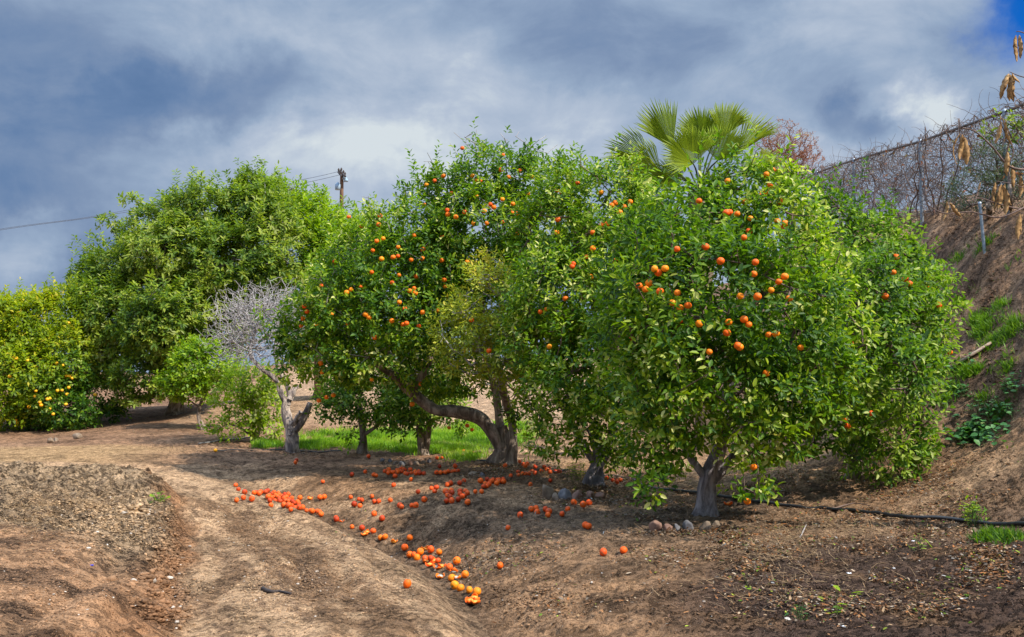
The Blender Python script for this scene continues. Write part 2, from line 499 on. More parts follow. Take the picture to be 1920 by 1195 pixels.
class MB:
    """collects vertices and faces of one mesh"""
    def __init__(s):
        s.V, s.F, s.n = [], {}, 0

    def add(s, V, *faces):
        V = np.asarray(V, float)
        for f in faces:
            f = np.asarray(f)
            s.F.setdefault(f.shape[1], []).append(f + s.n)
        s.V.append(V)
        s.n += len(V)

    def tube(s, pts, rad, sides=8, wob=0.0, seed=0, cap=True, squash=None):
        pts = np.asarray(pts, float)
        rad = np.broadcast_to(np.asarray(rad, float), (len(pts),))
        n = len(pts)
        tan = unit(np.gradient(pts, axis=0))
        ref = np.array([0, 0, 1.0]) if abs(tan[0][2]) < 0.9 else np.array([1.0, 0, 0])
        u = unit(np.cross(ref, tan[0]))
        V = []
        for i in range(n):
            u = unit(u - tan[i] * np.dot(u, tan[i]))
            w = np.cross(tan[i], u)
            a = np.arange(sides) * 2 * PI / sides
            ring = np.cos(a)[:, None] * u + np.sin(a)[:, None] * w
            r = rad[i]
            if wob:
                q = np.column_stack([np.cos(a) * 1.6 + seed, np.sin(a) * 1.6, np.full(sides, i * 0.25)])
                r = r * (1 + wob * (vnoise(q, seed) - 0.5) * 2)[:, None]
            V.append(pts[i] + ring * r)
        V = np.concatenate(V)
        i = np.arange(n - 1)[:, None] * sides
        j = np.arange(sides)
        k = (j + 1) % sides
        q = np.stack([i + j, i + k, i + sides + k, i + sides + j], -1).reshape(-1, 4)
        s.add(V, q)
        if cap:
            for e in (0, n - 1):
                c = np.vstack([V[e * sides:(e + 1) * sides], pts[e]])
                t = np.stack([j, k, np.full(sides, sides)], -1)
                s.add(c, t if e else t[:, ::-1])

    def box(s, c, sx, sy, sz, R=None):
        v = np.array([[x, y, z] for x in (-1, 1) for y in (-1, 1) for z in (-1, 1)], float) * np.array([sx, sy, sz]) / 2
        if R is not None:
            v = v @ np.asarray(R).T
        s.add(v + np.asarray(c), [[0, 1, 3, 2], [4, 6, 7, 5], [0, 4, 5, 1], [2, 3, 7, 6], [0, 2, 6, 4], [1, 5, 7, 3]])

    def mesh(s, name, mats, smooth=True, **kw):
        return mesh_np(name, np.concatenate(s.V), [np.concatenate(v) for v in s.F.values()], mats, smooth=smooth, **kw)


def segs_mesh(name, A, B, ra, rb, mat, sides=4):
    """many short tapered segments as one mesh"""
    A, B = np.asarray(A, float), np.asarray(B, float)
    t = unit(B - A)
    ref = np.where(np.abs(t[:, 2:3]) < 0.9, np.array([[0, 0, 1.0]]), np.array([[1.0, 0, 0]]))
    u = unit(np.cross(ref, t))
    w = np.cross(t, u)
    V = []
    for k in range(sides):
        a = 2 * PI * k / sides
        d = math.cos(a) * u + math.sin(a) * w
        V.append(A + d * ra[:, None])
    for k in range(sides):
        a = 2 * PI * k / sides
        d = math.cos(a) * u + math.sin(a) * w
        V.append(B + d * rb[:, None])
    V = np.stack(V, 1).reshape(-1, 3)
    n = len(A)
    base = (np.arange(n) * 2 * sides)[:, None]
    Fq = [base + np.array([[k, (k + 1) % sides, sides + (k + 1) % sides, sides + k]]) for k in range(sides)]
    return mesh_np(name, V, [np.concatenate(Fq)], mat, smooth=True)


def leaf_geo(P, D, N, L, W, simple=False, fold=0.18, droop=0.12):
    """pointed leaves: base points P, directions D, normals N"""
    D = unit(D)
    S = unit(np.cross(D, N))
    N = np.cross(S, D)
    L = L[:, None]
    W = W[:, None]
    if simple:
        V = np.stack([P, P + D * L * 0.45 + S * W * .5 + N * W * fold, P + D * L - N * L * droop,
                      P + D * L * 0.45 - S * W * .5 + N * W * fold], 1)
        n = len(P)
        b = (np.arange(n) * 4)[:, None]
        return V.reshape(-1, 3), [b + np.array([[0, 1, 2, 3]])], 1
    V = np.stack([P,
                  P + D * L * .28 + S * W * .46 + N * W * fold,
                  P + D * L * .66 + S * W * .40 + N * (W * fold - L * droop * .4),
                  P + D * L - N * L * droop,
                  P + D * L * .66 - S * W * .40 + N * (W * fold - L * droop * .4),
                  P + D * L * .28 - S * W * .46 + N * W * fold], 1)
    n = len(P)
    b = (np.arange(n) * 6)[:, None]
    return V.reshape(-1, 3), [np.stack([b + np.array([[0, 1, 2, 3]]), b + np.array([[0, 3, 4, 5]])], 1).reshape(-1, 4)], 2


def rdir(n):
    return unit(RS.normal(size=(n, 3)))


# ------------------------------------------------------------------ terrain
CTRL_PX = [  # photo pixel, distance
    (1000, 1185, 6.3), (1500, 1185, 6.25), (1900, 1185, 6.0), (1700, 1085, 7.8), (1300, 1085, 8.0), (1131, 1042, 9.1),
    (1900, 987, 9.3), (1650, 966, 10.4), (1325, 963, 11.4), (1500, 1000, 9.9), (1800, 1040, 8.3), (1115, 908, 14.6), (1000, 1000, 10.4),
    (940, 868, 17.0), (680, 848, 21), (793, 853, 20.3), (547, 846, 21), (980, 888, 15), (760, 888, 16.2), (660, 938, 13.4),
    (850, 932, 13.0), (1100, 960, 11.7), (1000, 1065, 8.9), (900, 1015, 10.2), (780, 990, 11.6), (740, 1130, 7.2), (600, 1185, 6.15), (500, 1040, 9.3),
    (400, 950, 12.2), (300, 902, 15.3), (400, 1140, 7.0), (640, 1050, 9.1), (500, 930, 13.6), (560, 900, 15.6), (380, 885, 17),
    (11, 832, 24), (130, 822, 23.5), (230, 775, 29), (400, 802, 25), (270, 850, 19), (300, 762, 32), (475, 829, 22.5), (100, 862, 17.5),
    (600, 742, 32), (620, 790, 26), (600, 692, 40), (400, 760, 36), (850, 818, 25), (980, 805, 25), (720, 740, 34), (900, 740, 36), (1100, 700, 42),
    (1500, 862, 15.5), (1430, 905, 13.3), (1700, 889, 12.5), (1770, 842, 13.3), (1850, 822, 13.2), (1890, 760, 13.3), (1830, 665, 14.6),
    (1880, 560, 15.4), (1840, 472, 16.4), (1909, 395, 18.3), (1735, 405, 22), (1600, 800, 18), (1330, 845, 19), (1450, 800, 21), (1200, 850, 20),
    (1600, 600, 24), (1650, 500, 24),
]
CTRL_W = [  # world points outside the view and on the embankment top
    (9.1, 26, 5.35), (9.1, 31, 5.9), (9.1, 14, 4.3), (11, 14, 4.5), (11, 18, 4.9), (11, 24, 5.3), (12, 32, 6.0), (9.0, 9, 3.4), (7, 5, 1.2), (10, 4, 2.2),
    (6.5, 9, 1.55), (4.8, 6, .32), (6.5, 38, 4.4), (10.5, 40, 6.0), (0, 45, 2.4), (-10, 44, 2.2), (-16, 40, 1.2), (-16, 25, .3), (-16, 12, .1), (-9, 5, .15),
    (-3, 2, .1), (0, 3, .02), (3, 3, .05), (-7, 14, .12), (2.5, 36, 2.0), (4.5, 30, 2.4), (14, 2, 3.0), (0, 0, 0), (-6, 17.5, .15), (7.0, 12.5, 1.9),
]
MOUND_PX = [(-60, 1240, 4.4), (260, 1230, 5.4), (318, 1130, 6.9), (335, 1055, 8.5), (355, 992, 10.4), (335, 940, 12.2), (290, 900, 14.3),
            (200, 884, 15.2), (60, 880, 15.0), (-120, 880, 14.0), (-260, 950, 10.0), (-300, 1200, 5.0)]
MST = 0.24
for px, py, d in [(10, 1185, 4.85), (160, 1105, 6.1), (240, 1180, 5.3), (200, 1005, 7.9), (100, 925, 9.8), (60, 882, 11.6), (250, 886, 12.3),
                  (300, 960, 10.6), (290, 1100, 7.0), (270, 1030, 8.6), (20, 1050, 6.6)]:
    p = at(px, py, d)
    CTRL_W.append((p[0], p[1], p[2] - MST))
C0 = np.array([at(*c) for c in CTRL_PX] + [list(c) for c in CTRL_W])


def tps_fit(C, lam=0.02):
    n = len(C)
    r = np.linalg.norm(C[:, None, :2] - C[None, :, :2], axis=-1)
    K = np.where(r > 0, r * r * np.log(r + 1e-12), 0) + lam * np.eye(n)
    Pm = np.column_stack([np.ones(n), C[:, :2]])
    A = np.zeros((n + 3, n + 3))
    A[:n, :n] = K
    A[:n, n:] = Pm
    A[n:, :n] = Pm.T
    return np.linalg.solve(A, np.concatenate([C[:, 2], np.zeros(3)]))


TW = tps_fit(C0)


def base_raw(x, y):
    x = np.clip(x, -16, 13)
    y = np.clip(y, 1.0, 46)
    out = np.empty(len(x))
    for s in range(0, len(x), 60000):
        X, Y = x[s:s + 60000], y[s:s + 60000]
        r2 = (X[:, None] - C0[None, :, 0]) ** 2 + (Y[:, None] - C0[None, :, 1]) ** 2
        out[s:s + 60000] = (0.5 * r2 * np.log(r2 + 1e-12)) @ TW[:-3] + TW[-3] + TW[-2] * X + TW[-1] * Y
    return out


def bilin(G, x0, y0, st, x, y):
    fx = np.clip((x - x0) / st, 0, G.shape[1] - 1.001)
    fy = np.clip((y - y0) / st, 0, G.shape[0] - 1.001)
    i, j = fx.astype(int), fy.astype(int)
    a, b = fx - i, fy - j
    return (G[j, i] * (1 - a) + G[j, i + 1] * a) * (1 - b) + (G[j + 1, i] * (1 - a) + G[j + 1, i + 1] * a) * b


_gx, _gy = np.meshgrid(np.arange(-16, 13.11, .1), np.arange(1, 46.11, .1))
GB = base_raw(_gx.ravel(), _gy.ravel()).reshape(_gx.shape)


def base_h(x, y):
    return bilin(GB, -16, 1, .1, np.clip(x, -16, 13), np.clip(y, 1, 46))


def seg_dist(x, y, poly, closed=False):
    """distance to a polyline, the parameter (index) of the nearest point and the side"""
    poly = np.asarray(poly, float)
    n = len(poly)
    best = np.full(len(x), 1e9)
    par = np.zeros(len(x))
    side = np.zeros(len(x))
    for i in range(n if closed else n - 1):
        a, b = poly[i], poly[(i + 1) % n]
        d = b - a
        t = np.clip(((x - a[0]) * d[0] + (y - a[1]) * d[1]) / (d @ d), 0, 1)
        qx, qy = a[0] + t * d[0], a[1] + t * d[1]
        r = np.hypot(x - qx, y - qy)
        m = r < best
        best = np.where(m, r, best)
        par = np.where(m, i + t, par)
        side = np.where(m, np.sign(d[0] * (y - a[1]) - d[1] * (x - a[0])), side)
    return best, par, side


def inside(x, y, poly):
    poly = np.asarray(poly, float)
    c = np.zeros(len(x), bool)
    n = len(poly)
    for i in range(n):
        x1, y1 = poly[i]
        x2, y2 = poly[(i + 1) % n]
        if y1 == y2:
            continue
        m = ((y1 > y) != (y2 > y)) & (x < (x2 - x1) * (y - y1) / (y2 - y1) + x1)
        c ^= m
    return c


def hit_with(hfun, pts, lift=0.0, y0=4.2, y1=60, step=0.06):
    """first ground point under each photo pixel"""
    pts = np.asarray(pts, float).reshape(-1, 2)
    out = np.zeros((len(pts), 3))
    dirs = np.array([pxdir(px, py) for px, py in pts])
    dirs = dirs / dirs[:, 1:2]
    prev = np.full(len(pts), y0)
    done = np.zeros(len(pts), bool)
    yy = y0
    while yy < y1 and not done.all():
        idx = np.where(~done)[0]
        P = dirs[idx] * yy
        below = P[:, 2] + CAMZ - lift < hfun(P[:, 0], P[:, 1])
        hi = idx[below]
        if len(hi):
            a = prev[hi].copy()
            b = np.full(len(hi), yy)
            for _ in range(8):
                m = (a + b) / 2
                Q = dirs[hi] * m[:, None]
                bl = Q[:, 2] + CAMZ - lift < hfun(Q[:, 0], Q[:, 1])
                b = np.where(bl, m, b)
                a = np.where(bl, a, m)
            Q = dirs[hi] * b[:, None]
            out[hi] = Q
            out[hi, 2] += CAMZ
            done[hi] = True
        prev[~done] = yy
        yy += step * max(1.0, yy / 12)
    Q = dirs[~done] * y1
    out[~done] = Q
    out[:, 2][done] -= lift
    return out, done


MOUND = [tuple(at(*c)[:2]) for c in MOUND_PX]
MOUND_A = np.array(MOUND)
DITCH_PX = [(395, 897), (450, 913), (510, 925), (560, 942), (610, 963), (650, 982), (700, 1003), (745, 1022), (790, 1042), (830, 1068), (872, 1104),
            (902, 1134), (930, 1168), (955, 1210), (985, 1290)]
DITCH = hit_with(base_h, DITCH_PX, lift=-0.13)[0][:, :2]


def H(x, y, fine=False):
    x = np.atleast_1d(np.asarray(x, float))
    y = np.atleast_1d(np.asarray(y, float))
    h = base_h(x, y)
    P = np.column_stack([x, y])
    near = (y < 20)
    # mound with a broken edge
    wob = (fbm(P * 1.7, 4, 5) - 0.5) * 0.9
    dm, _, _ = seg_dist(x, y, MOUND_A, True)
    ins = inside(x, y, MOUND_A)
    sd = np.where(ins, dm, -dm) + wob * 0.45
    h = h + MST * sstep(sd, -0.06, 0.30)
    # ditch: steep short side to the track, wider side to the orchard
    dd, par, side = seg_dist(x, y, DITCH)
    w = np.where(side > 0, 0.62, 0.34)
    w = w * (0.8 + 0.5 * fbm(P * 0.9, 2, 9))
    dep = 0.27 * np.clip(par / 1.5, 0, 1) * (0.75 + 0.5 * vnoise(P * 0.8, 4))
    h = h - dep * np.exp(-(dd / w) ** 2 * 1.2)
    # rolling small relief
    far = np.clip(1 - (y - 30) / 20, 0, 1)
    h = h + ((fbm(P * 0.55, 4, 1) - 0.5) * 0.14 + (fbm(P * 2.4, 4, 2) - 0.5) * 0.05) * far
    # slope rills on the embankment
    pp = x * .9 + y * .44
    trk = np.clip(-sd * 4, 0, 1) * (side < 0) * sstep(17.5 - y, 0, 1.5)
    h = h - trk * ((fbm(P * 0.55, 4, 1) - 0.5) * 0.10 + (fbm(P * 2.4, 4, 2) - 0.5) * 0.035)
    emb = sstep(h, 0.9, 2.0)
    h = h + emb * ((fbm(np.column_stack([x * 0.9 + y * .3, y * 1.6]), 4, 21) - 0.5) * 0.35)
    if fine:
        rough = sstep(sd, 0.0, 0.25)
        n1 = fbm(P * 5.5, 5, 31, 0.65)
        n2 = np.abs(fbm(P * 7.0, 5, 41, 0.65) - 0.5) * 2
        top = rough * sstep(y, 7.6, 8.4)
        tk = (~ins) & (side < 0) & (y < 18)
        h = h + (n1 - 0.5) * (0.035 - .022 * tk + 0.17 * top + 0.03 * rough) * (y < 40)
        h = h - n2 * (0.010 + 0.10 * top) + (fbm(P * 17, 3, 43, .6) - .5) * .05 * top
        edge = np.exp(-((sd - 0.1) / 0.22) ** 2)
        h = h + edge * (fbm(P * 7, 3, 51) - 0.5) * 0.12
        # crumbly broken crust on the track, drawn out along its direction
        q = np.column_stack([(x * .9 + y * .44) * 8, (y * .9 - x * .44) * 4.5])
        crust = np.abs(fbm(q, 5, 66, .62) - .5) * 2
        tk = (~ins) & (side < 0) & (y < 18)
        h = h - tk * (1 - sstep(crust, .0, .16)) * 0.012 + tk * (fbm(P * 16, 3, 67) - .5) * .012
        orc = (side > 0) & (y < 22)
        h = h + orc * ((fbm(P * 8, 4, 68, .62) - .5) * .065 - (1 - sstep(np.abs(fbm(P * 4, 4, 69, .6) - .5) * 2, 0, .16)) * .03)
        # wheel ruts run beside the ditch, chunky crumbs on the track
        tr = np.where(side < 0, dd, -1)
        for c in (0.62, .95, 1.3, 2.0, 2.35, 2.7):
            g = np.exp(-((tr - c - (vnoise(P * 0.7, 61) - .5) * .25) / 0.085) ** 2)
            h = h - g * 0.042 * (y < 16) * sstep(vnoise(P * 1.3, 62), .15, .6) * (.6 + .8 * vnoise(np.column_stack([x * 9, y * 9]), 63))
    return h


def Hf(x, y):
    return H(x, y, True)


_gx, _gy = np.meshgrid(np.arange(-17, 14, .06), np.arange(3.5, 60, .06))
GH = H(_gx.ravel(), _gy.ravel()).reshape(_gx.shape)


def Hc(x, y):
    return bilin(GH, -17, 3.5, .06, np.asarray(x, float), np.asarray(y, float))


def ground(pts, lift=0.0, fine=True):
    G = hit_with(Hc, pts, lift)[0]
    if not fine:
        return G
    o = np.array([0, 0, CAMZ])
    D = G + np.array([0, 0, lift]) - o
    D = D / D[:, 1:2]
    a, b = G[:, 1] - .5, G[:, 1] + .5
    for _ in range(8):
        m = (a + b) / 2
        Q = o + D * m[:, None]
        bl = Q[:, 2] - lift < Hf(Q[:, 0], Q[:, 1])
        b = np.where(bl, m, b)
        a = np.where(bl, a, m)
    Q = o + D * b[:, None]
    Q[:, 2] = Hf(Q[:, 0], Q[:, 1])
    return Q


WHEEL = [(hit_with(base_h, p, lift=-.03)[0][:, :2], w, a) for p, w, a in (
    ([(400, 948), (455, 975), (520, 1015), (590, 1065), (660, 1120), (740, 1180), (800, 1230)], .26, .85),
    ([(450, 985), (490, 1040), (545, 1090), (600, 1140), (640, 1200)], .13, .7),
    ([(395, 1000), (420, 1040), (440, 1090)], .12, .5),
    ([(500, 925), (600, 985), (700, 1045), (800, 1120), (860, 1190)], .07, .45),
    ([(350, 1160), (420, 1100), (450, 1060)], .10, .6))]


def soil_colours(x, y, h):
    P = np.column_stack([x, y])
    n = len(x)
    sand = np.array([0.47, 0.30, 0.17])
    brown = np.array([0.30, 0.172, 0.090])
    dark = np.array([0.100, 0.062, 0.038])
    red = np.array([0.33, 0.195, 0.115])
    col = np.tile(brown * 1.05, (n, 1))
    a = fbm(P * 0.8, 4, 71)
    b = fbm(P * 2.6, 4, 72)
    c3 = fbm(np.column_stack([(x * .9 + y * .44) * 4.2, (y * .9 - x * .44) * 1.1]), 5, 73, .62)

    def mixto(mask, c):
        nonlocal col
        mask = np.clip(mask, 0, 1)[:, None]
        col = col * (1 - mask) + np.asarray(c) * mask
    mixto(sstep(a, 0.45, 0.65) * 0.6, sand)
    mixto(sstep(b, 0.5, 0.62) * 0.55, dark * 1.3)
    mixto(sstep(fbm(P * 9, 4, 78, .6), 0.5, 0.62) * 0.4, dark * 1.5)
    dm, _, _ = seg_dist(x, y, MOUND_A, True)
    ins = inside(x, y, MOUND_A)
    sd = np.where(ins, dm, -dm) + (fbm(P * 1.7, 4, 5) - 0.5) * 0.4
    dd, par, side = seg_dist(x, y, DITCH)
    # track
    track = (~ins) & (side < 0) & (y < 17)
    trk = sstep(-sd, 0.0, 0.2) * (side < 0) * sstep(17.5 - y, 0, 1.5)
    mixto(trk * 0.92, sand * 1.02)
    pp, al = x * .9 + y * .44, y * .9 - x * .44
    s1 = fbm(np.column_stack([pp * 13, al * 2.4]), 4, 73, .62)
    s2 = fbm(np.column_stack([pp * 24, al * 9.0]), 3, 74, .6)
    mixto(trk * sstep(s1, 0.52, 0.62) * 0.4, brown * 1.05)
    mixto(trk * sstep(s1 * .6 + s2 * .4, 0.56, 0.62) * 0.7, dark * 1.7)
    brk = fbm(P * 5.5, 5, 83, .65)
    for poly, rw, ra in WHEEL:
        dw, _, _ = seg_dist(x, y, poly)
        rag = dw + (brk - .5) * rw * 2.4
        mixto(trk * (1 - sstep(rag, rw * .5, rw * 1.15)) * ra, brown * 0.78)
        mixto(trk * (1 - sstep(rag, rw * .2, rw * .8)) * sstep(s2, .48, .56) * ra * .7, dark * 1.5)
    # pale sandy strip at the far bend
    mixto(np.exp(-((y - 15.6 - x * -.05) / 1.1) ** 2) * (x < -3.4) * (~ins) * 0.7, sand * 1.15)
    # ditch floor is darker along its middle
    mixto(np.exp(-(dd / 0.22) ** 2) * 0.7 * (par > .5), dark * 1.1)
    bank = (side > 0) * np.exp(-((dd - 0.4) / 0.5) ** 2)
    mixto(bank * 0.45 * sstep(b, .4, .6), brown * 0.75)
    # mound: reddish smooth apron near, grey-brown crumbs on top
    mo = sstep(sd, 0.0, 0.25)
    mixto(mo * 0.9, np.array([0.40, 0.225, 0.12]))
    lvl = sstep(y, 7.3 + (vnoise(P * 1.1, 75)[:, ] - .5) * 0.8, 8.3 + (vnoise(P * 1.1, 75) - .5) * 0.8)
    mixto(mo * lvl * 0.95, np.array([0.58, 0.39, 0.225]))
    mixto(mo * lvl * sstep(fbm(P * 7, 5, 76, .65), 0.5, 0.60) * 0.6, np.array([0.18, 0.13, 0.085]))
    mixto(mo * (1 - lvl) * sstep(b, .55, .7) * .6, np.array([0.17, 0.10, 0.06]))
    mixto(np.exp(-((sd - 0.1) / 0.17) ** 2) * 0.8, np.array([0.29, 0.145, 0.07]))
    # orchard floor
    orch = (side > 0) | (y > 17)
    mixto(orch * sstep(y, 16.5, 19) * (x < -1) * 0.6 * (h < 1.2), np.array([0.27, 0.15, 0.09]))
    mixto(orch * sstep(-x, 5.5, 8) * sstep(y, 15, 18) * (1 - sstep(y, 20.5, 22)) * 0.8, np.array([0.43, 0.27, 0.13]))
    mixto(orch * sstep(y, 24, 28) * (x > -9) * 0.75, np.array([0.47, 0.31, 0.19]))
    # dark mulch in the right foreground
    mul = sstep(9.2 + (a - .5) * 3.2 + (x - 2.5) * 0.25 - y, -0.3, 0.7) * sstep(x, 0.6, 1.7)
    mixto(mul * 0.9, np.array([0.085, 0.053, 0.040]))
    mixto(mul * sstep(b, 0.5, 0.64) * 0.6, brown * 1.1)
    # tan band in front of the near tree
    band = np.exp(-((y - 9.5 - (a - .5) * 2) / 0.7) ** 2) * sstep(x, .8, 2)
    mixto(band * 0.55, np.array([0.36, 0.22, 0.125]))
    # darker, greyer floor under the near trees
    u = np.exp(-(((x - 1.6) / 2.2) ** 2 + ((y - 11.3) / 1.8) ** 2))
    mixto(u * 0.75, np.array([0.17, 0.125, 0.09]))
    emb = sstep(h, 0.7, 1.5) * sstep(x, 2.5, 4.0)
    mixto(emb * 0.85, red * 0.95)
    mixto(emb * sstep(fbm(np.column_stack([x * 1.5 + y * .4, y * 4.5]), 4, 79), 0.46, .58) * 0.7, np.array([0.13, 0.08, 0.055]))
    mixto(emb * sstep(a, 0.52, .66) * 0.5, np.array([0.38, 0.25, 0.16]))
    rgh = np.clip(0.25 + mo * lvl * 0.9 + mul * .5 + np.clip(b - .45, 0, 1) * 2, 0, 1)
    masks = {'track': track & (sd < 0.02), 'mound': ins & (sd > 0.0), 'emb': (h > 0.95) & (x > 3.2) & (y < 46)}
    return col, rgh, masks


def build_ground():
    ty = [-60, -30, -14, -9.5, -6, -3, -1, 0.5, 1.6, 2.5, 3.2, 3.8]
    y = 4.2
    while y < 46:
        ty.append(y)
        y *= 1.0052
    while y < 900:
        ty.append(y)
        y *= 1.25
    ty = np.array(ty)
    tt = list(np.linspace(-0.40, 0.43, 860))
    st = (tt[1] - tt[0])
    l_, r_ = [], []
    a, s = 0.43, st
    while a < 9:
        s *= 1.25
        a += s
        r_.append(a)
    a, s = -0.40, st
    while a > -9:
        s *= 1.25
        a -= s
        l_.append(a)
    tt = np.array(l_[::-1] + tt + r_)
    ap = np.maximum(ty + 12, 11.0)
    X = tt[None, :] * ap[:, None]
    Y = np.repeat(ty[:, None], len(tt), 1)
    x, y = X.ravel(), Y.ravel()
    h = H(x, y, True)
    ny, nx = X.shape
    V = np.column_stack([x, y, h])
    i = (np.arange(ny - 1)[:, None] * nx + np.arange(nx - 1)[None, :]).ravel()
    Fq = np.stack([i, i + 1, i + nx + 1, i + nx], -1)
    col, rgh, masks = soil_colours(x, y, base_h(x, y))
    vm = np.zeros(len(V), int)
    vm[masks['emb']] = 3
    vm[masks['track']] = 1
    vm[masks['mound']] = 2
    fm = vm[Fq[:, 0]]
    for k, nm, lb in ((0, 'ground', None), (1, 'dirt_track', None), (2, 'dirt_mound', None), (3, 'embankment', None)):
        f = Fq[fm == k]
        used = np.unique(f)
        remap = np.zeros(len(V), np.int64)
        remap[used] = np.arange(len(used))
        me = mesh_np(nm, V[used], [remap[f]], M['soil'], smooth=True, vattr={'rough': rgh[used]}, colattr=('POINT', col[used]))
        o = link(nm, me)
        tag(o, kind='structure')


build_ground()

# ------------------------------------------------------------------ trees


def grow(root, attr, step=0.28, jit=0.05, sag=0.0):
    """join every attractor to the nearest grown node; returns nodes, parents, counts"""
    nodes = [np.asarray(p, float) for p in root]
    par = [-1] + list(range(len(root) - 1))
    arr = np.zeros((len(root) + len(attr) * 14, 3))
    arr[:len(root)] = root
    n = len(root)
    top = np.asarray(root[-1])
    order = np.argsort(np.linalg.norm(attr - top, axis=1))
    dist0 = np.zeros(len(arr))
    for i in range(1, n):
        dist0[i] = dist0[i - 1] + np.linalg.norm(arr[i] - arr[i - 1])
    tips = []
    first = max(0, len(root) // 2)
    for k in order:
        a = attr[k]
        d = np.linalg.norm(arr[first:n] - a, axis=1) + dist0[first:n] * 0.22
        j = first + int(np.argmin(d))
        p = arr[j]
        L = np.linalg.norm(a - p)
        m = min(12, max(1, int(L / step)))
        prev = j
        for q in range(1, m + 1):
            t = q / m
            pt = p + (a - p) * t
            if q < m:
                pt = pt + RS.normal(size=3) * jit * L * 0.6
                pt[2] += math.sin(t * PI) * L * 0.10
            if n >= len(arr):
                break
            arr[n] = pt
            par.append(prev)
            dist0[n] = dist0[prev] + np.linalg.norm(pt - arr[prev])
            prev = n
            n += 1
        tips.append(prev)
    arr = arr[:n]
    par = np.array(par[:n])
    cnt = np.zeros(n)
    cnt[tips] += 1
    for i in range(n - 1, 0, -1):
        if par[i] >= 0:
            cnt[par[i]] += cnt[i]
    cnt = np.maximum(cnt, 1)
    return arr, par, cnt


def twig_mesh(name, root, attr, mat, rtip=0.004, power=0.42, rmax=1.0, step=0.28, jit=0.05, sides=4, skip=0):
    arr, par, cnt = grow(root, attr, step, jit)
    r = np.minimum(rtip * cnt ** power, rmax)
    ch = np.arange(len(arr))
    ch = ch[(par >= 0) & (ch >= skip)]
    A = arr[par[ch]]
    B = arr[ch]
    ext = (B - A) * 0.06
    return segs_mesh(name, A, B + ext, np.maximum(r[ch], np.minimum(r[par[ch]], r[ch] * 1.25)), r[ch], mat, sides)


def trunk_path(pts, n=14):
    pts = np.asarray(pts, float)
    t = np.linspace(0, len(pts) - 1, n)
    out = []
    for s in t:
        i = min(int(s), len(pts) - 2)
        f = s - i
        p0, p1, p2, p3 = pts[max(i - 1, 0)], pts[i], pts[i + 1], pts[min(i + 2, len(pts) - 1)]
        out.append(0.5 * ((2 * p1) + (-p0 + p2) * f + (2 * p0 - 5 * p1 + 4 * p2 - p3) * f * f + (-p0 + 3 * p1 - 3 * p2 + p3) * f ** 3))
    return np.array(out)


FRUIT_ME = {}


def fruit_mesh(key, r=0.039, seed=0):
    """an orange: slightly flattened ball with a stalk button and a dimple"""
    if key in FRUIT_ME:
        return FRUIT_ME[key]
    mb = MB()
    nu, nv = 18, 12
    V = []
    for j in range(nv + 1):
        ph = PI * j / nv
        for i in range(nu):
            a = 2 * PI * i / nu
            rr = r * (1 - 0.05 * math.cos(ph) ** 2 - 0.10 * math.exp(-(ph / 0.28) ** 2))
            V.append((rr * math.sin(ph) * math.cos(a), rr * math.sin(ph) * math.sin(a), rr * math.cos(ph) * 0.98))
    V = np.array(V)
    V = V * (1 + (vnoise(V * 40 + seed * 5, seed)[:, None] - 0.5) * 0.06)
    Fq = [[j * nu + i, (j + 1) * nu + i, (j + 1) * nu + (i + 1) % nu, j * nu + (i + 1) % nu] for j in range(nv) for i in range(nu)]
    mb.add(V, Fq)
    nf = len(Fq)
    mb.tube([(0, 0, r * .80), (0, 0, r * 0.93), (0.001, 0, r * 1.0)], [0.006, 0.005, 0.002], 6)
    mat = {'o': 'orange', 'y': 'orange_y', 'k': 'orange_k', 'r': 'orange_r'}[key[0]]
    me = mesh_np('orange', np.concatenate(mb.V), [np.concatenate(v) for v in mb.F.values()], [M[mat], M['stalk']], smooth=True,
                 matidx=None)
    # stalk faces use the second material
    mi = np.zeros(len(me.polygons), dtype=np.int32)
    zs = np.array([p.center.z for p in me.polygons])
    rs_ = np.array([math.hypot(p.center.x, p.center.y) for p in me.polygons])
    mi[(zs > r * 0.8) & (rs_ < 0.0065)] = 1
    me.polygons.foreach_set('material_index', mi)
    FRUIT_ME[key] = me
    return me


def lobes_world(lobes, Y0):
    out = []
    for l in lobes:
        px, py, dd, rx, ry = l[:5]
        Y = Y0 + dd
        c = at(px, py, Y)
        k = Y / F
        rz = ry * k
        r = rx * k
        out.append((c, np.array([r, r * (l[5] if len(l) > 5 and l[5] else 0.9), rz]), l[6] if len(l) > 6 else 0))
    return out


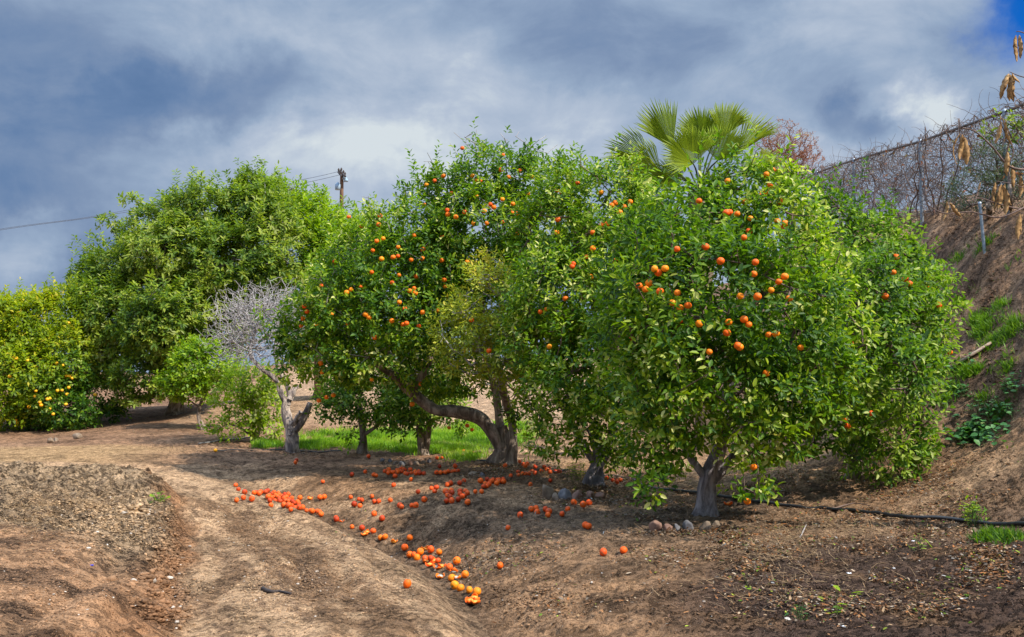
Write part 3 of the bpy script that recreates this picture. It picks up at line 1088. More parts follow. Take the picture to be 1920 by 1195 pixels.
def crown_shoots(LB, dens, seed=0, hole=0.36, hscale=1.6, inner=0.62, backfac=0.55, bump=0.22):
    """shoot base points spread through the outer shell of the union of ellipsoids"""
    pts, nor, lob = [], [], []
    for li, (c, r, t) in enumerate(LB):
        area = 4 * PI * ((((r[0] * r[1]) ** 1.6 + (r[0] * r[2]) ** 1.6 + (r[1] * r[2]) ** 1.6) / 3) ** (1 / 1.6))
        n = int(area * dens)
        d = rdir(n)
        rr = inner + (1.06 - inner) * RS.rand(n) ** 0.7
        b = 1 + bump * 2 * (fbm(d * 2.3 + li * 7.1 + seed, 3, seed + li) - 0.5)
        P = c + d * r * (rr * b)[:, None]
        nn = unit(d / r)
        keep = np.ones(n, bool)
        for lj, (c2, r2, _) in enumerate(LB):
            if lj != li:
                q = np.linalg.norm((P - c2) / r2, axis=1)
                keep &= q > inner * 0.92
        keep &= (nn[:, 1] < 0.15) | (RS.rand(n) < backfac)
        keep &= ~((nn[:, 1] > .75) & (RS.rand(n) < .5))
        pts.append(P[keep])
        nor.append(nn[keep])
        lob.append(np.full(keep.sum(), li))
    P, N, Lb = np.concatenate(pts), np.concatenate(nor), np.concatenate(lob)
    h = fbm(P * hscale + seed * 3.3, 3, 100 + seed)
    # hollows: the outermost shoots stay away from some pockets, so that inner leaves show in the shade
    q = np.min([np.linalg.norm((P - c) / r, axis=1) for c, r, _ in LB], axis=0)
    h2 = fbm(P * (hscale * .75) + 31.7, 3, 140 + seed)
    k = (h > hole + RS.normal(size=len(P)) * 0.03) & ~((q > .84) & (h2 < .438))
    return P[k], N[k], Lb[k]


def leaves_from_shoots(P, N, per=9, shoot=0.2, L=0.085, W=0.038, up=0.35, simple=False, spread=0.9, lvmu=0.42, lvs=0.2, seed=0, tint=None, droopy=0.0):
    n = len(P)
    G = unit(N * 0.8 + np.array([0, 0, up]) + rdir(n) * 0.65)
    if droopy:
        G = unit(G + np.array([0, 0, -droopy]) * RS.rand(n, 1))
    sl_ = shoot * (0.6 + 0.8 * RS.rand(n))
    ref = unit(np.cross(G, rdir(n)))
    ref2 = np.cross(G, ref)
    bunch = fbm(P * 0.9 + 5, 2, 200 + seed)
    lvp = lvmu + (bunch - 0.5) * 0.9 + RS.normal(size=n) * lvs * 0.55
    if tint is not None:
        lvp = lvp + tint
    allP, allD, allN, allL, allW, lv = [], [], [], [], [], []
    for k in range(per):
        t = (k + RS.rand(n) * 0.7) / per
        a = k * 2.4 + RS.rand(n) * 0.8
        side = np.cos(a)[:, None] * ref + np.sin(a)[:, None] * ref2
        p = P + G * (sl_ * t)[:, None] + side * 0.012
        D = unit(side * spread + G * (0.35 + 0.7 * t)[:, None] + rdir(n) * 0.25 + np.array([0, 0, -0.12]))
        nn = unit(G * 0.7 + N * 0.6 + np.array([0, 0, 0.7]) + rdir(n) * 0.55)
        allP.append(p)
        allD.append(D)
        allN.append(nn)
        s = 0.65 + 0.55 * RS.rand(n)
        allL.append(L * s)
        allW.append(W * s * (0.85 + 0.3 * RS.rand(n)))
        lv.append(np.clip(lvp + 0.16 * (t - 0.4) + RS.normal(size=n) * lvs * 0.8, 0, 1))
    V, Fc, m = leaf_geo(np.concatenate(allP), np.concatenate(allD), np.concatenate(allN), np.concatenate(allL), np.concatenate(allW), simple)
    return V, Fc, np.repeat(np.concatenate(lv), m)


def ray_lobes(px, py, LB):
    o = np.array([0, 0, CAMZ])
    d = pxdir(px, py)
    best = None
    for c, r, _ in LB:
        a = d / r
        b = (o - c) / r
        A, B, Cc = a @ a, 2 * a @ b, b @ b - 1
        D = B * B - 4 * A * Cc
        if D > 0:
            t = (-B - math.sqrt(D)) / (2 * A)
            if best is None or t < best:
                best = t
    if best is None:
        # nearest lobe centre depth
        c = min(LB, key=lambda l: np.linalg.norm(np.cross(d, l[0] - o)))[0]
        best = c[1] / d[1]
    return o + d * best


def add_fruit(root, spots, LB, keys=('o0', 'o1', 'y0'), r=0.039, pull=0.02, skipfrac=0.0, probs=None):
    """hang one orange at the crown surface for each place seen in the photo"""
    cs = []
    for i, (px, py) in enumerate(spots):
        p = ray_lobes(px, py, LB)
        d = unit(p - np.array([0, 0, CAMZ]))
        p = p - d * (pull + 0.03 - 0.11 * RS.rand())
        key = keys[RS.choice(len(keys), p=probs)]
        if i < 98:
            o = bpy.data.objects.new('orange', fruit_mesh(key))
            COL.objects.link(o)
            o.parent = root
            o.location = Vector(p) - root.location
            o.rotation_euler = (RS.rand() * .6 - .3, RS.rand() * .6 - .3, RS.rand() * 6)
            s = (0.86 + 0.26 * RS.rand()) * r / 0.039
            o.scale = (s, s, s * (0.95 + .1 * RS.rand()))
        cs.append(p)
    return np.array(cs)


def clear_front(P, cs, rad=0.10, depth=0.45):
    """thin out the shoots that grow just in front of a fruit, so that it shows between leaves"""
    keep = np.ones(len(P), bool)
    o = np.array([0, 0, CAMZ])
    for c in cs:
        if RS.rand() < .3:
            continue
        d = unit(c - o)
        v = P - c
        t = v @ d
        q = np.linalg.norm(v - t[:, None] * d, axis=1)
        keep &= ~((q < rad) & (t > -depth) & (t < 0.12) & (RS.rand(len(P)) < 0.93))
    return P[keep], keep


def make_tree(name, label, cat, base_px, trunk_px, trunk_r, lobes, mat, dens=60, per=8, L=0.088, W=0.040, shoot=0.2, simple=False, group=None,
              bark='bark', fruit=(), fruit_keys=('o0', 'o1', 'y0'), fruit_r=0.039, hole=0.36, hscale=1.6, lvmu=0.42, twigs=220, twigmat='twig_brown', rtip=0.0045, limb_r=0.05,
              seed=0, up=0.35, sprigs=0, twig_bare=0, extra_limbs=(), Y0=None, bump=0.22, spread=0.9, inner=0.62, droopy=0.0, pale=None, flare=1.5, lvs=0.2, fpull=-0.01,
              fprobs=None, clr=0.08, dead=()):
    dens = dens * 1.36
    bump = bump * 1.3
    sprigs = int(sprigs * 1.6)
    b = ground([base_px], fine=False)[0]
    Y0 = Y0 or b[1]
    LB = lobes_world(lobes, Y0)
    root = empty(name, b, label, cat, group)
    # trunk: path given by photo pixels at depth offsets
    tp = [b - np.array([0, 0, 0.15]), b + np.array([0, 0, 0.03])] + [at(px, py, Y0 + dd) for px, py, dd in trunk_px]
    path = trunk_path(tp, 6 * len(tp))
    n = len(path)
    rr = np.linspace(trunk_r, trunk_r * 0.62, n)
    hgt = np.clip((path[:, 2] - b[2]) / 0.35, 0, 1)
    rr = rr * (1 + (flare - 1) * (1 - hgt) ** 2)
    mb = MB()
    mb.tube(path, rr, 26, wob=0.36, seed=seed + 3)
    top = path[-1]
    limb_nodes = [path[-1]]
    for li in extra_limbs:
        lp = [at(px, py, Y0 + dd) for px, py, dd in li[1:]]
        lp = trunk_path(lp, 5 * len(lp))
        mb.tube(lp, np.linspace(li[0], li[0] * 0.55, len(lp)), 12, wob=0.22, seed=seed + 8)
        limb_nodes.append(lp[-1])
    me = mb.mesh('trunk', M[bark])
    link('trunk', me, root)
    # shoots, fruit, leaves
    P, N, Lb = crown_shoots(LB, dens, seed, hole, hscale, bump=bump, inner=inner)
    if sprigs:
        idx = RS.choice(np.where(N[:, 2] > 0.25)[0], sprigs)
        e1 = []
        for i in idx:
            g = unit(N[i] * 0.45 + np.array([0, 0, 0.9]) + rdir(1)[0] * 0.35)
            ln = (0.15 + 0.35 * RS.rand()) * max(1, L / .1)
            for q in range(3):
                e1.append((P[i] + g * ln * (q + 1) / 3, g, Lb[i]))
        P = np.vstack([P, [e[0] for e in e1]])
        N = np.vstack([N, [e[1] for e in e1]])
        Lb = np.concatenate([Lb, [e[2] for e in e1]])
    if len(fruit):
        cs = add_fruit(root, fruit, LB, fruit_keys, fruit_r, pull=fpull, probs=fprobs)
        P, kp = clear_front(P, cs, rad=clr)
        N, Lb = N[kp], Lb[kp]
    tints = np.array([l[2] for l in LB])[Lb]
    bare = np.zeros(len(P), bool)
    if twig_bare:
        bare = RS.rand(len(P)) < twig_bare
    V, Fc, lv = leaves_from_shoots(P[~bare], N[~bare], per, shoot, L, W, up, simple, spread=spread, lvmu=lvmu, seed=seed, tint=tints[~bare], droopy=droopy, lvs=lvs * 1.35)
    mats = [M[mat]]
    link('crown', mesh_np('crown', V, Fc, mats, fattr={'lv': lv}), root)
    # limbs and twigs that carry the shoots
    att = P[RS.choice(len(P), min(twigs, len(P)), replace=False)]
    if len(dead):
        dp = np.concatenate([at(px, py + 8, Y0 + .2) + rdir(4) * np.array([.22, .3, .12]) for px, py in dead])
        att = np.vstack([att, dp])
    rt = list(path[n // 3::3]) + [path[-1]]
    if len(limb_nodes) > 1:
        k = len(att)
        ends = np.array(limb_nodes)
        near = np.argmin(np.linalg.norm(att[:, None] - ends[None], axis=-1), axis=1)
        mbs = None
        for e in range(len(ends)):
            sel = att[near == e]
            if len(sel) < 2:
                continue
            r0 = rt if e == 0 else [ends[e] - np.array([0, 0, .02]), ends[e]]
            tm = twig_mesh('branches', r0, sel, M[twigmat], rtip, rmax=limb_r)
            link('branches', tm, root)
    else:
        link('branches', twig_mesh('branches', rt, att, M[twigmat], rtip, rmax=limb_r), root)
    return root, LB, P


def S(u, v, x0, y0, k):
    return (x0 + u * k, y0 + v * k)


F6 = [S(u, v, 1080, 180, .3181) for u, v in ((1160, 436), (1121, 464), (1146, 525), (1122, 566), (1094, 590), (1186, 450), (993, 622), (895, 503), (885, 690), (905, 688), (950, 695), (1028, 722), (1187, 740),
      (1232, 752), (1213, 780), (595, 903), (763, 890), (852, 974), (1057, 980), (411, 910), (463, 1020), (485, 1042), (525, 1017), (410, 1139), (495, 1152), (1195, 1096), (1230, 1065),
      (968, 1180), (1150, 1145), (1020, 798), (990, 835), (725, 620), (1200, 620), (430, 1103), (372, 1120), (597, 1160), (1070, 1183), (1048, 1050))]
MAIN_FR = F6 + [(1290, 573), (1275, 578), (1311, 607), (1395, 599), (1363, 624), (1383, 648), (1387, 651), (1404, 609), (1441, 628), (1455, 626), (1501, 652), (1185, 636), (1144, 688),
                (1413, 876), (1401, 940), (1261, 568), (1276, 602), (1366, 604), (1480, 560), (1330, 660), (1437, 700)]
RIGHT_FR = [(1660, 556), (1781, 661), (1705, 532), (1697, 523), (1589, 799), (1583, 785), (1632, 775), (1573, 580), (1680, 482), (1760, 573), (1743, 541), (1561, 600), (1675, 511), (1598, 646)]
B_FR = [S(u, v, 1080, 180, .3181) for u, v in ((63, 948), (99, 900), (86, 1067), (183, 755), (150, 760), (98, 805), (230, 632), (210, 645), (320, 625), (286, 655), (149, 569), (258, 687), (228, 975), (10, 512))] + \
       [(1075, 495), (1073, 500), (1044, 436), (1046, 412), (1025, 580), (1013, 585), (1030, 650), (1060, 560)]
C_FR = [S(u, v, 560, 230, .3933) for u, v in ((780, 122), (972, 155), (965, 225), (828, 254), (850, 277), (866, 279), (999, 260), (1113, 258), (1055, 230), (648, 278), (609, 297), (690, 255), (727, 338), (850, 352),
      (971, 366), (1021, 388), (1157, 363), (1057, 338), (1094, 340), (1208, 345), (1255, 337), (1230, 325), (626, 390), (600, 392), (708, 417), (710, 438), (749, 450), (791, 427), (914, 390),
      (930, 404), (885, 422), (835, 480), (897, 480), (973, 475), (1018, 430), (1045, 433), (550, 538), (683, 543), (403, 553), (372, 565), (381, 487), (388, 445), (300, 496), (239, 450), (353, 610),
      (474, 593), (450, 642), (473, 637), (395, 650), (592, 604), (590, 648), (536, 655), (682, 657), (803, 665), (1037, 530), (478, 727), (560, 734), (348, 714), (445, 763), (250, 796), (297, 784),
      (228, 810), (108, 777), (172, 664), (550, 790), (555, 814), (530, 802), (693, 750), (697, 785), (480, 857), (505, 890), (591, 905), (662, 896), (27, 877), (40, 901), (18, 935), (12, 970),
      (80, 965), (158, 914), (234, 957), (336, 929), (318, 915), (444, 945), (497, 963), (514, 957), (572, 970), (363, 1025), (395, 1026), (290, 1045), (293, 1072), (275, 1118), (235, 1080), (173, 1080),
      (413, 1126), (132, 1027), (630, 1127), (710, 1113), (642, 765))]
C_FR2 = [(601, 682), (612, 745), (625, 741), (598, 751), (789, 720), (697, 712), (604, 698), (842, 802), (876, 798), (885, 806), (773, 758)]
C_FR = C_FR2 + C_FR[:87]
K_FR = [S(u, v, 0, 560, .251) for u, v in ((422, 484), (468, 498), (285, 517), (315, 537), (273, 558), (368, 561), (384, 549), (495, 577), (518, 579), (540, 595), (513, 665), (428, 688), (463, 686), (501, 716),
      (355, 752), (373, 745), (307, 797), (298, 775), (492, 790), (373, 825), (397, 863), (120, 910), (130, 928), (312, 977), (260, 730), (267, 690), (215, 808), (710, 718), (387, 495))]

GT = 'orange trees in the near row'
make_tree('orange_tree', 'nearest bushy orange tree with large bright oranges, its grey trunk standing by the black hose', 'orange tree',
          (1325, 963), [(1328, 900, 0), (1348, 840, 0), (1362, 780, 0), (1366, 720, 0.1)], 0.105,
          [(1400, 378, .2, 88, 55), (1310, 432, -.2, 112, 72), (1455, 455, -.1, 95, 95), (1235, 480, .1, 80, 75), (1330, 540, -1.0, 150, 115), (1225, 610, -.5, 95, 115), (1450, 600, -.9, 120, 125),
           (1255, 730, -.8, 95, 95), (1390, 740, -.8, 125, 85), (1320, 660, -1.1, 130, 100), (1500, 700, -.5, 85, 95), (1225, 810, -.7, 60, 60), (1480, 770, -.4, 70, 42), (1285, 795, -.9, 55, 40),
           (1400, 905, -1.0, 32, 38), (1420, 830, -.9, 60, 45), (1225, 905, -.9, 28, 30), (1345, 580, 1.4, 185, 175), (1215, 450, .3, 55, 45), (1335, 385, .3, 55, 38), (1450, 335, .2, 34, 32), (1385, 335, .25, 58, 40), (1545, 610, -.1, 65, 95), (1530, 500, .1, 60, 75), (1525, 700, -.5, 70, 80), (1232, 858, -.5, 36, 32), (1450, 815, -.5, 55, 38), (1190, 620, .2, 60, 120), (1190, 500, .3, 60, 80), (1200, 740, -.3, 55, 70)],
          'leaf_citrus', dens=78, per=8, group=GT, bark='bark_dark', fruit=MAIN_FR, fruit_r=.0355, seed=1, extra_limbs=[(0.07, (1330, 905, 0), (1372, 860, .1), (1420, 800, .2), (1450, 740, .3)), (0.05, (1326, 900, 0), (1290, 850, 0), (1262, 780, -.1), (1250, 720, -.2))],
          twigs=900, sprigs=45, lvmu=0.44, hole=0.375, hscale=2.1, twig_bare=0.07)
make_tree('orange_tree', 'dark leaved orange tree at the foot of the bank, crown touching the soil', 'orange tree',
          (1600, 893), [(1602, 850, 0), (1606, 800, .1), (1600, 740, .2)], 0.09,
          [(1540, 430, .4, 75, 70), (1610, 480, 0, 95, 75), (1685, 530, 0, 68, 70), (1595, 580, -.8, 120, 100), (1708, 620, -.4, 58, 95), (1610, 690, -1.2, 125, 100), (1700, 730, -.7, 60, 80), (1610, 765, -1.3, 90, 48),
           (1680, 810, -.9, 75, 50), (1500, 400, .6, 55, 50), (1745, 560, .1, 45, 55), (1650, 860, -.9, 50, 38), (1570, 800, -.8, 50, 36), (1505, 828, -.7, 42, 26), (1645, 852, -.9, 70, 38), (1702, 828, -.7, 42, 34), (1620, 610, 1.2, 140, 150)],
          'leaf_dark', dens=74, per=8, L=.083, group=GT, fruit=RIGHT_FR, seed=2, twigs=600, sprigs=40, lvmu=0.5, hole=0.365, hscale=2.0, twig_bare=.05, fruit_keys=('o0', 'o1'))
make_tree('orange_tree', 'orange tree with forked bluish grey trunk standing behind a few rounded stones', 'orange tree',
          (1112, 908), [(1116, 880, 0), (1122, 850, 0), (1110, 800, 0)], 0.13,
          [(1120, 385, .2, 85, 72), (1050, 450, .2, 90, 80), (1150, 480, -.3, 95, 90), (1060, 560, -.5, 95, 90), (1150, 590, -.7, 90, 90), (1015, 640, -.5, 60, 80), (1100, 680, -1.0, 100, 90), (1040, 740, -.9, 65, 70),
           (1140, 770, -1.0, 80, 70), (1060, 810, -.9, 60, 42), (1030, 828, -.8, 42, 32), (1170, 830, -.7, 48, 40), (1120, 590, 1.0, 130, 170), (1165, 350, .3, 50, 45), (1190, 435, .5, 45, 50), (1060, 390, .3, 60, 60), (1170, 690, -.6, 70, 90), (1000, 560, .2, 60, 80), (1000, 730, -.3, 42, 60), (1010, 480, .3, 60, 60), (985, 660, .2, 50, 70)],
          'leaf_citrus', dens=72, per=8, group=GT, bark='bark_dark', fruit=B_FR, seed=3, extra_limbs=[(0.09, (1112, 885, 0), (1136, 850, .05), (1152, 800, .1)), (.06, (1116, 870, 0), (1085, 820, -.1), (1060, 760, -.2))],
          twigs=600, sprigs=60, lvmu=0.5, hole=0.37, hscale=2.0, twig_bare=.07)
make_tree('orange_tree', 'wide orange tree heavy with fruit, bent brown trunk leaning far over by the grass', 'orange tree',
          (942, 868), [(945, 830, 0), (938, 800, 0)], 0.19,
          [(930, 330, 0, 85, 48), (1010, 358, .3, 85, 50), (855, 365, 0, 65, 50), (900, 420, -.4, 100, 60), (1000, 430, 0, 85, 60), (800, 400, .1, 55, 60), (760, 440, -.4, 85, 52), (700, 500, -.8, 90, 68), (815, 500, -.4, 95, 62), (640, 575, -1, 80, 70),
           (740, 590, -1, 95, 75), (572, 615, -1, 42, 48), (620, 660, -.8, 80, 50), (700, 680, -.8, 85, 42), (545, 640, -.9, 32, 32), (524, 640, -.9, 28, 38), (545, 688, -.9, 40, 26), (760, 540, 1.2, 110, 90), (680, 620, .9, 100, 60), (825, 610, -.3, 80, 80), (790, 680, -.6, 80, 42),
           (880, 700, .9, 80, 50), (965, 735, -.2, 30, 50), (950, 690, .8, 60, 60), (830, 700, .8, 60, 40), (700, 560, .8, 120, 90), (900, 480, 1.2, 110, 80), (850, 560, .4, 90, 60), (920, 500, .2, 80, 50), (660, 520, .2, 70, 70)],
          'leaf_citrus', dens=72, per=8, L=.092, W=.043, group=GT, fruit=C_FR, seed=4, extra_limbs=[(0.13, (942, 838, -.02), (905, 788, -.1), (855, 772, -.2), (815, 768, -.3), (775, 738, -.4), (735, 700, -.5)), (.07, (770, 735, -.4), (800, 690, -.4), (820, 620, -.2), (840, 540, 0)), (0.08, (938, 810, 0), (930, 740, 0), (910, 640, 0), (900, 520, 0)),
                      (.06, (735, 702, -.5), (690, 670, -.6), (640, 620, -.8))],
          twigs=900, sprigs=90, lvmu=0.48, hole=0.375, hscale=1.9, twig_bare=0.10, limb_r=.045, twigmat='twig_grey', flare=1.35, clr=.085, dead=((872, 243), (888, 252), (868, 262), (955, 240), (962, 262), (800, 292), (702, 366), (780, 350), (1022, 262), (1015, 275), (640, 470), (655, 500), (740, 520), (770, 640), (720, 655)))
make_tree('citrus_tree', 'pale yellowing citrus crown with bare grey twigs showing, in front of the leaning orange tree', 'citrus tree',
          (957, 869), [(962, 830, 0), (958, 785, 0), (940, 720, -.8)], 0.09,
          [(920, 560, -1.8, 62, 52), (865, 625, -1.9, 50, 52), (930, 650, -1.9, 62, 62), (880, 675, -1.8, 50, 36), (900, 590, -1.1, 55, 60), (965, 590, -1.6, 40, 60), (962, 715, -1.6, 34, 42), (920, 500, -1.4, 30, 20)],
          'leaf_pale', dens=105, per=8, L=.078, W=.030, seed=5, twigs=420, twig_bare=0.12, twigmat='twig_grey', lvmu=0.45, hole=.34, fruit=[(960, 578), (917, 658), (884, 600)], fruit_keys=('o1',), rtip=.005)
make_tree('young_tree', 'small young citrus with slim single trunk, between the bare and twin stemmed trees', 'tree',
          (680, 849), [(681, 820, 0), (678, 790, 0), (672, 750, 0)], 0.085,
          [(680, 750, 0, 75, 42), (622, 768, 0, 38, 28), (735, 765, 0, 45, 32), (690, 715, .2, 70, 40), (655, 818, -.1, 16, 13), (650, 735, -.1, 50, 32)],
          'leaf_dark', dens=75, per=7, L=.10, W=.05, simple=True, seed=6, twigs=200, lvmu=0.45, hole=.38, extra_limbs=[(.045, (683, 815, 0), (705, 800, 0), (728, 780, 0))], group='young trees on the grass strip')
make_tree('young_tree', 'small young citrus tree with twin stems standing at the edge of the bright grass', 'tree',
          (794, 853), [(790, 820, 0), (786, 780, 0), (776, 740, 0)], 0.10,
          [(795, 750, 0, 60, 42), (755, 790, 0, 32, 30), (840, 780, 0, 35, 32), (800, 710, .2, 60, 40), (765, 760, .1, 45, 35)],
          'leaf_dark', dens=75, per=7, L=.10, W=.05, simple=True, seed=7, twigs=200, lvmu=0.42, hole=.38, extra_limbs=[(.07, (798, 850, 0), (803, 815, 0), (806, 780, 0), (815, 740, 0))], group='young trees on the grass strip')
make_tree('young_tree', 'small light green tree with thin curved trunk, beside the reddish slope', 'tree',
          (382, 806), [(373, 785, 0), (374, 765, 0), (382, 740, 0)], 0.055,
          [(365, 690, 0, 42, 36), (412, 690, 0, 40, 36), (345, 722, 0, 38, 22), (400, 728, -.1, 42, 22), (320, 720, 0, 20, 20), (375, 660, .2, 34, 18)],
          'leaf_bright', dens=75, per=7, L=.105, W=.055, simple=True, seed=8, twigs=150, lvmu=0.62, hole=.33)
make_tree('young_tree', 'small light green shrub-like tree with several thin stems, left of the bare grey tree', 'tree',
          (478, 829), [(476, 800, 0), (472, 770, 0), (468, 740, 0)], 0.045,
          [(468, 715, 0, 46, 34), (430, 745, -.1, 38, 26), (500, 760, 0, 26, 32), (440, 803, -.1, 38, 13), (500, 805, -.1, 26, 14), (470, 775, 0, 30, 22), (402, 800, -.1, 15, 11)],
          'leaf_bright', dens=75, per=7, L=.105, W=.055, simple=True, seed=9, twigs=150, lvmu=0.55, hole=.33, extra_limbs=[(.03, (480, 826, 0), (455, 805, 0), (430, 795, 0)), (.03, (482, 826, 0), (490, 790, 0), (498, 760, 0))])
make_tree('broadleaf_tree', 'large rounded evergreen with whorled glossy leaves, tallest crown of the left part of the orchard', 'tree',
          (330, 775), [(332, 720, 0), (340, 640, 0), (345, 560, 0)], 0.22,
          [(470, 400, .2, 75, 50), (375, 400, 0, 90, 42), (290, 430, 0, 60, 48), (225, 500, 0, 62, 44), (330, 480, -.8, 90, 65), (430, 500, -1, 95, 70), (180, 555, -.2, 42, 30), (225, 590, -1, 75, 55), (195, 665, -1.2, 45, 55),
           (310, 610, -1.8, 85, 65), (400, 600, -1, 80, 65), (265, 715, -1.6, 60, 38), (350, 690, -1, 70, 40), (505, 470, -.3, 75, 75), (330, 560, 1.5, 150, 120), (155, 520, .2, 20, 16), (205, 420, .2, 22, 12), (245, 385, .1, 20, 14), (470, 350, .3, 25, 20)],
          'leaf_big', dens=48, per=9, L=.145, W=.058, shoot=.18, spread=1.3, seed=10, twigs=500, hole=.35, hscale=.9, lvmu=.5, rtip=.008, sprigs=150, bump=.42, limb_r=.09, up=.5, twigmat='twig_grey')
make_tree('broadleaf_tree', 'bright green evergreen with many upright leafy shoots on top, in front of the utility pole', 'tree',
          (600, 745), [(598, 700, 0), (600, 640, 0), (596, 560, 0)], 0.18,
          [(520, 405, .3, 55, 45), (585, 425, .3, 66, 42), (655, 466, .3, 55, 38), (560, 480, -.3, 80, 60), (630, 510, -.3, 70, 60), (540, 550, -.3, 70, 50), (600, 590, 0, 80, 60), (690, 475, .4, 45, 45), (600, 640, .5, 70, 50)],
          'leaf_bright', dens=34, per=9, L=.16, W=.058, shoot=.22, seed=11, twigs=350, hole=.32, hscale=.9, lvmu=.4, rtip=.008, sprigs=170, up=.8, bump=.26, Y0=30, limb_r=.08)
make_tree('orange_tree', 'tall yellow green citrus tree at the left edge, behind the low fruiting one', 'orange tree',
          (50, 800), [(50, 760, 0), (55, 700, 0), (60, 650, 0)], 0.12,
          [(60, 630, 0, 80, 66), (130, 600, .3, 75, 56), (0, 650, -.2, 70, 80), (50, 710, -.8, 80, 60), (130, 670, -.3, 60, 60), (10, 760, -.8, 70, 40), (-60, 680, 0, 80, 90), (185, 600, .8, 55, 60), (60, 600, .4, 100, 40), (20, 620, -.3, 60, 50), (95, 660, .5, 90, 90)],
          'leaf_yellow', dens=52, per=8, L=.125, W=.06, simple=True, seed=12, twigs=260, hole=.28, hscale=1.2, lvmu=.5, sprigs=40, group='orange trees at the left edge', fruit=[(26, 670), (30, 672), (18, 706), (52, 676), (129, 606)], fruit_keys=('k0',), fruit_r=.045)
make_tree('orange_tree', 'dark green low orange tree dotted with small yellow oranges, two tan stones in front', 'orange tree',
          (140, 800), [(142, 770, 0), (146, 730, 0)], 0.11,
          [(140, 700, 0, 62, 52), (95, 745, -.4, 62, 48), (180, 745, 0, 42, 40), (60, 770, -.5, 45, 32), (125, 770, -.6, 62, 28), (215, 772, .2, 22, 12)],
          'leaf_dark', dens=55, per=8, L=.115, W=.055, simple=True, seed=13, twigs=260, hole=.32, lvmu=.42, group='orange trees at the left edge', fruit=K_FR, fruit_keys=('k0', 'k1'), fruit_r=.044, clr=.14, fpull=.05)


def bare_tree():
    b = ground([(547, 847)], fine=False)[0]
    Y0 = b[1]
    root = empty('bare_tree', b, 'leafless grey tree with pale peeling trunk and a ball of dense dry twigs', 'bare tree')
    mb = MB()

    def lim(r0, r1, *pts):
        p = trunk_path([at(px, py, Y0 + d) for px, py, d in pts], 7 * len(pts))
        mb.tube(p, np.linspace(r0, r1, len(p)), 14, wob=0.3, seed=int(r0 * 100))
    lim(.16, .12, (547, 856, 0), (548, 846, 0), (548, 815, 0), (550, 790, 0))
    lim(.12, .07, (546, 815, 0), (538, 785, 0), (536, 765, .02), (538, 745, .03))
    lim(.065, .035, (538, 765, .02), (528, 740, 0), (520, 718, 0), (505, 702, -.05), (488, 690, -.1), (470, 668, -.1))
    lim(.06, .035, (540, 760, .02), (542, 735, .05), (532, 712, .1), (520, 690, .1))
    lim(.07, .045, (543, 750, 0), (550, 735, .05), (556, 722, .1))
    lim(.08, .05, (552, 808, -.02), (566, 790, -.05), (576, 770, -.1), (582, 755, -.1))
    lim(.055, .04, (548, 800, -.05), (556, 785, -.15), (564, 772, -.2))
    link('trunk', mb.mesh('trunk', M['bark_pale']), root)
    LB = lobes_world([(480, 612, 0, 90, 75), (432, 640, 0, 54, 46), (535, 590, .2, 64, 60), (495, 568, .1, 76, 42), (440, 585, 0, 50, 40)], Y0)
    att = []
    for c, r, _ in LB:
        n = int(1100 * r[0] * r[2] / 0.8)
        att.append(c + rdir(n) * r * (RS.rand(n, 1) ** 0.5) * (1 + .28 * (RS.rand(n, 1) < .25)))
    att = np.concatenate(att)
    r0 = trunk_path([at(px, py, Y0 + d) for px, py, d in ((505, 702, -.05), (488, 690, -.1), (470, 668, -.1), (472, 645, 0), (478, 620, 0))], 10)
    link('branches', twig_mesh('branches', list(r0), att, M['twig_grey'], 0.0034, power=.31, rmax=.045, step=.2, jit=.05), root)
    r1 = trunk_path([at(px, py, Y0 + d) for px, py, d in ((520, 690, .1), (515, 660, .1), (520, 620, .1))], 8)
    link('branches', twig_mesh('branches', list(r1), att[::3] + np.array([.25, .1, 0]), M['twig_grey'], 0.0032, power=.31, rmax=.04, step=.2, jit=.05), root)


bare_tree()


def grow_bare(name, label, cat, base, tops, n, mat, rtip, leafmat=None, rmax=.06, leafL=.05, nl=0, hgt=None, seed=0):
    """small leafless or thin tree away from the row"""
    root = empty(name, base, label, cat)
    att = []
    for c, r in tops:
        m = int(n * r[0] * r[2])
        att.append(c + rdir(m) * r * (RS.rand(m, 1) ** 0.5))
    att = np.concatenate(att)
    c0 = tops[0][0]
    path = trunk_path([base - np.array([0, 0, .2]), base + np.array([0, 0, .3]), (base + c0) / 2 + np.array([.05, 0, 0]), c0 - np.array([0, 0, tops[0][1][2] * .5])], 14)
    mb = MB()
    mb.tube(path, np.linspace(rmax * 1.3, rmax * .7, len(path)), 10, wob=.2, seed=seed)
    link('trunk', mb.mesh('trunk', M['bark_dark']), root)
    link('branches', twig_mesh('branches', list(path[5:]), att, M[mat], rtip, power=.38, rmax=rmax * .6, step=.25, jit=.07), root)
    if leafmat:
        idx = RS.choice(len(att), nl)
        V, Fc, lv = leaves_from_shoots(att[idx] - .04, rdir(nl), 5, .12, leafL, leafL * .5, .2, True, lvmu=.45)
        link('crown', mesh_np('crown', V, Fc, [M[leafmat]], fattr={'lv': lv}), root)
    return root


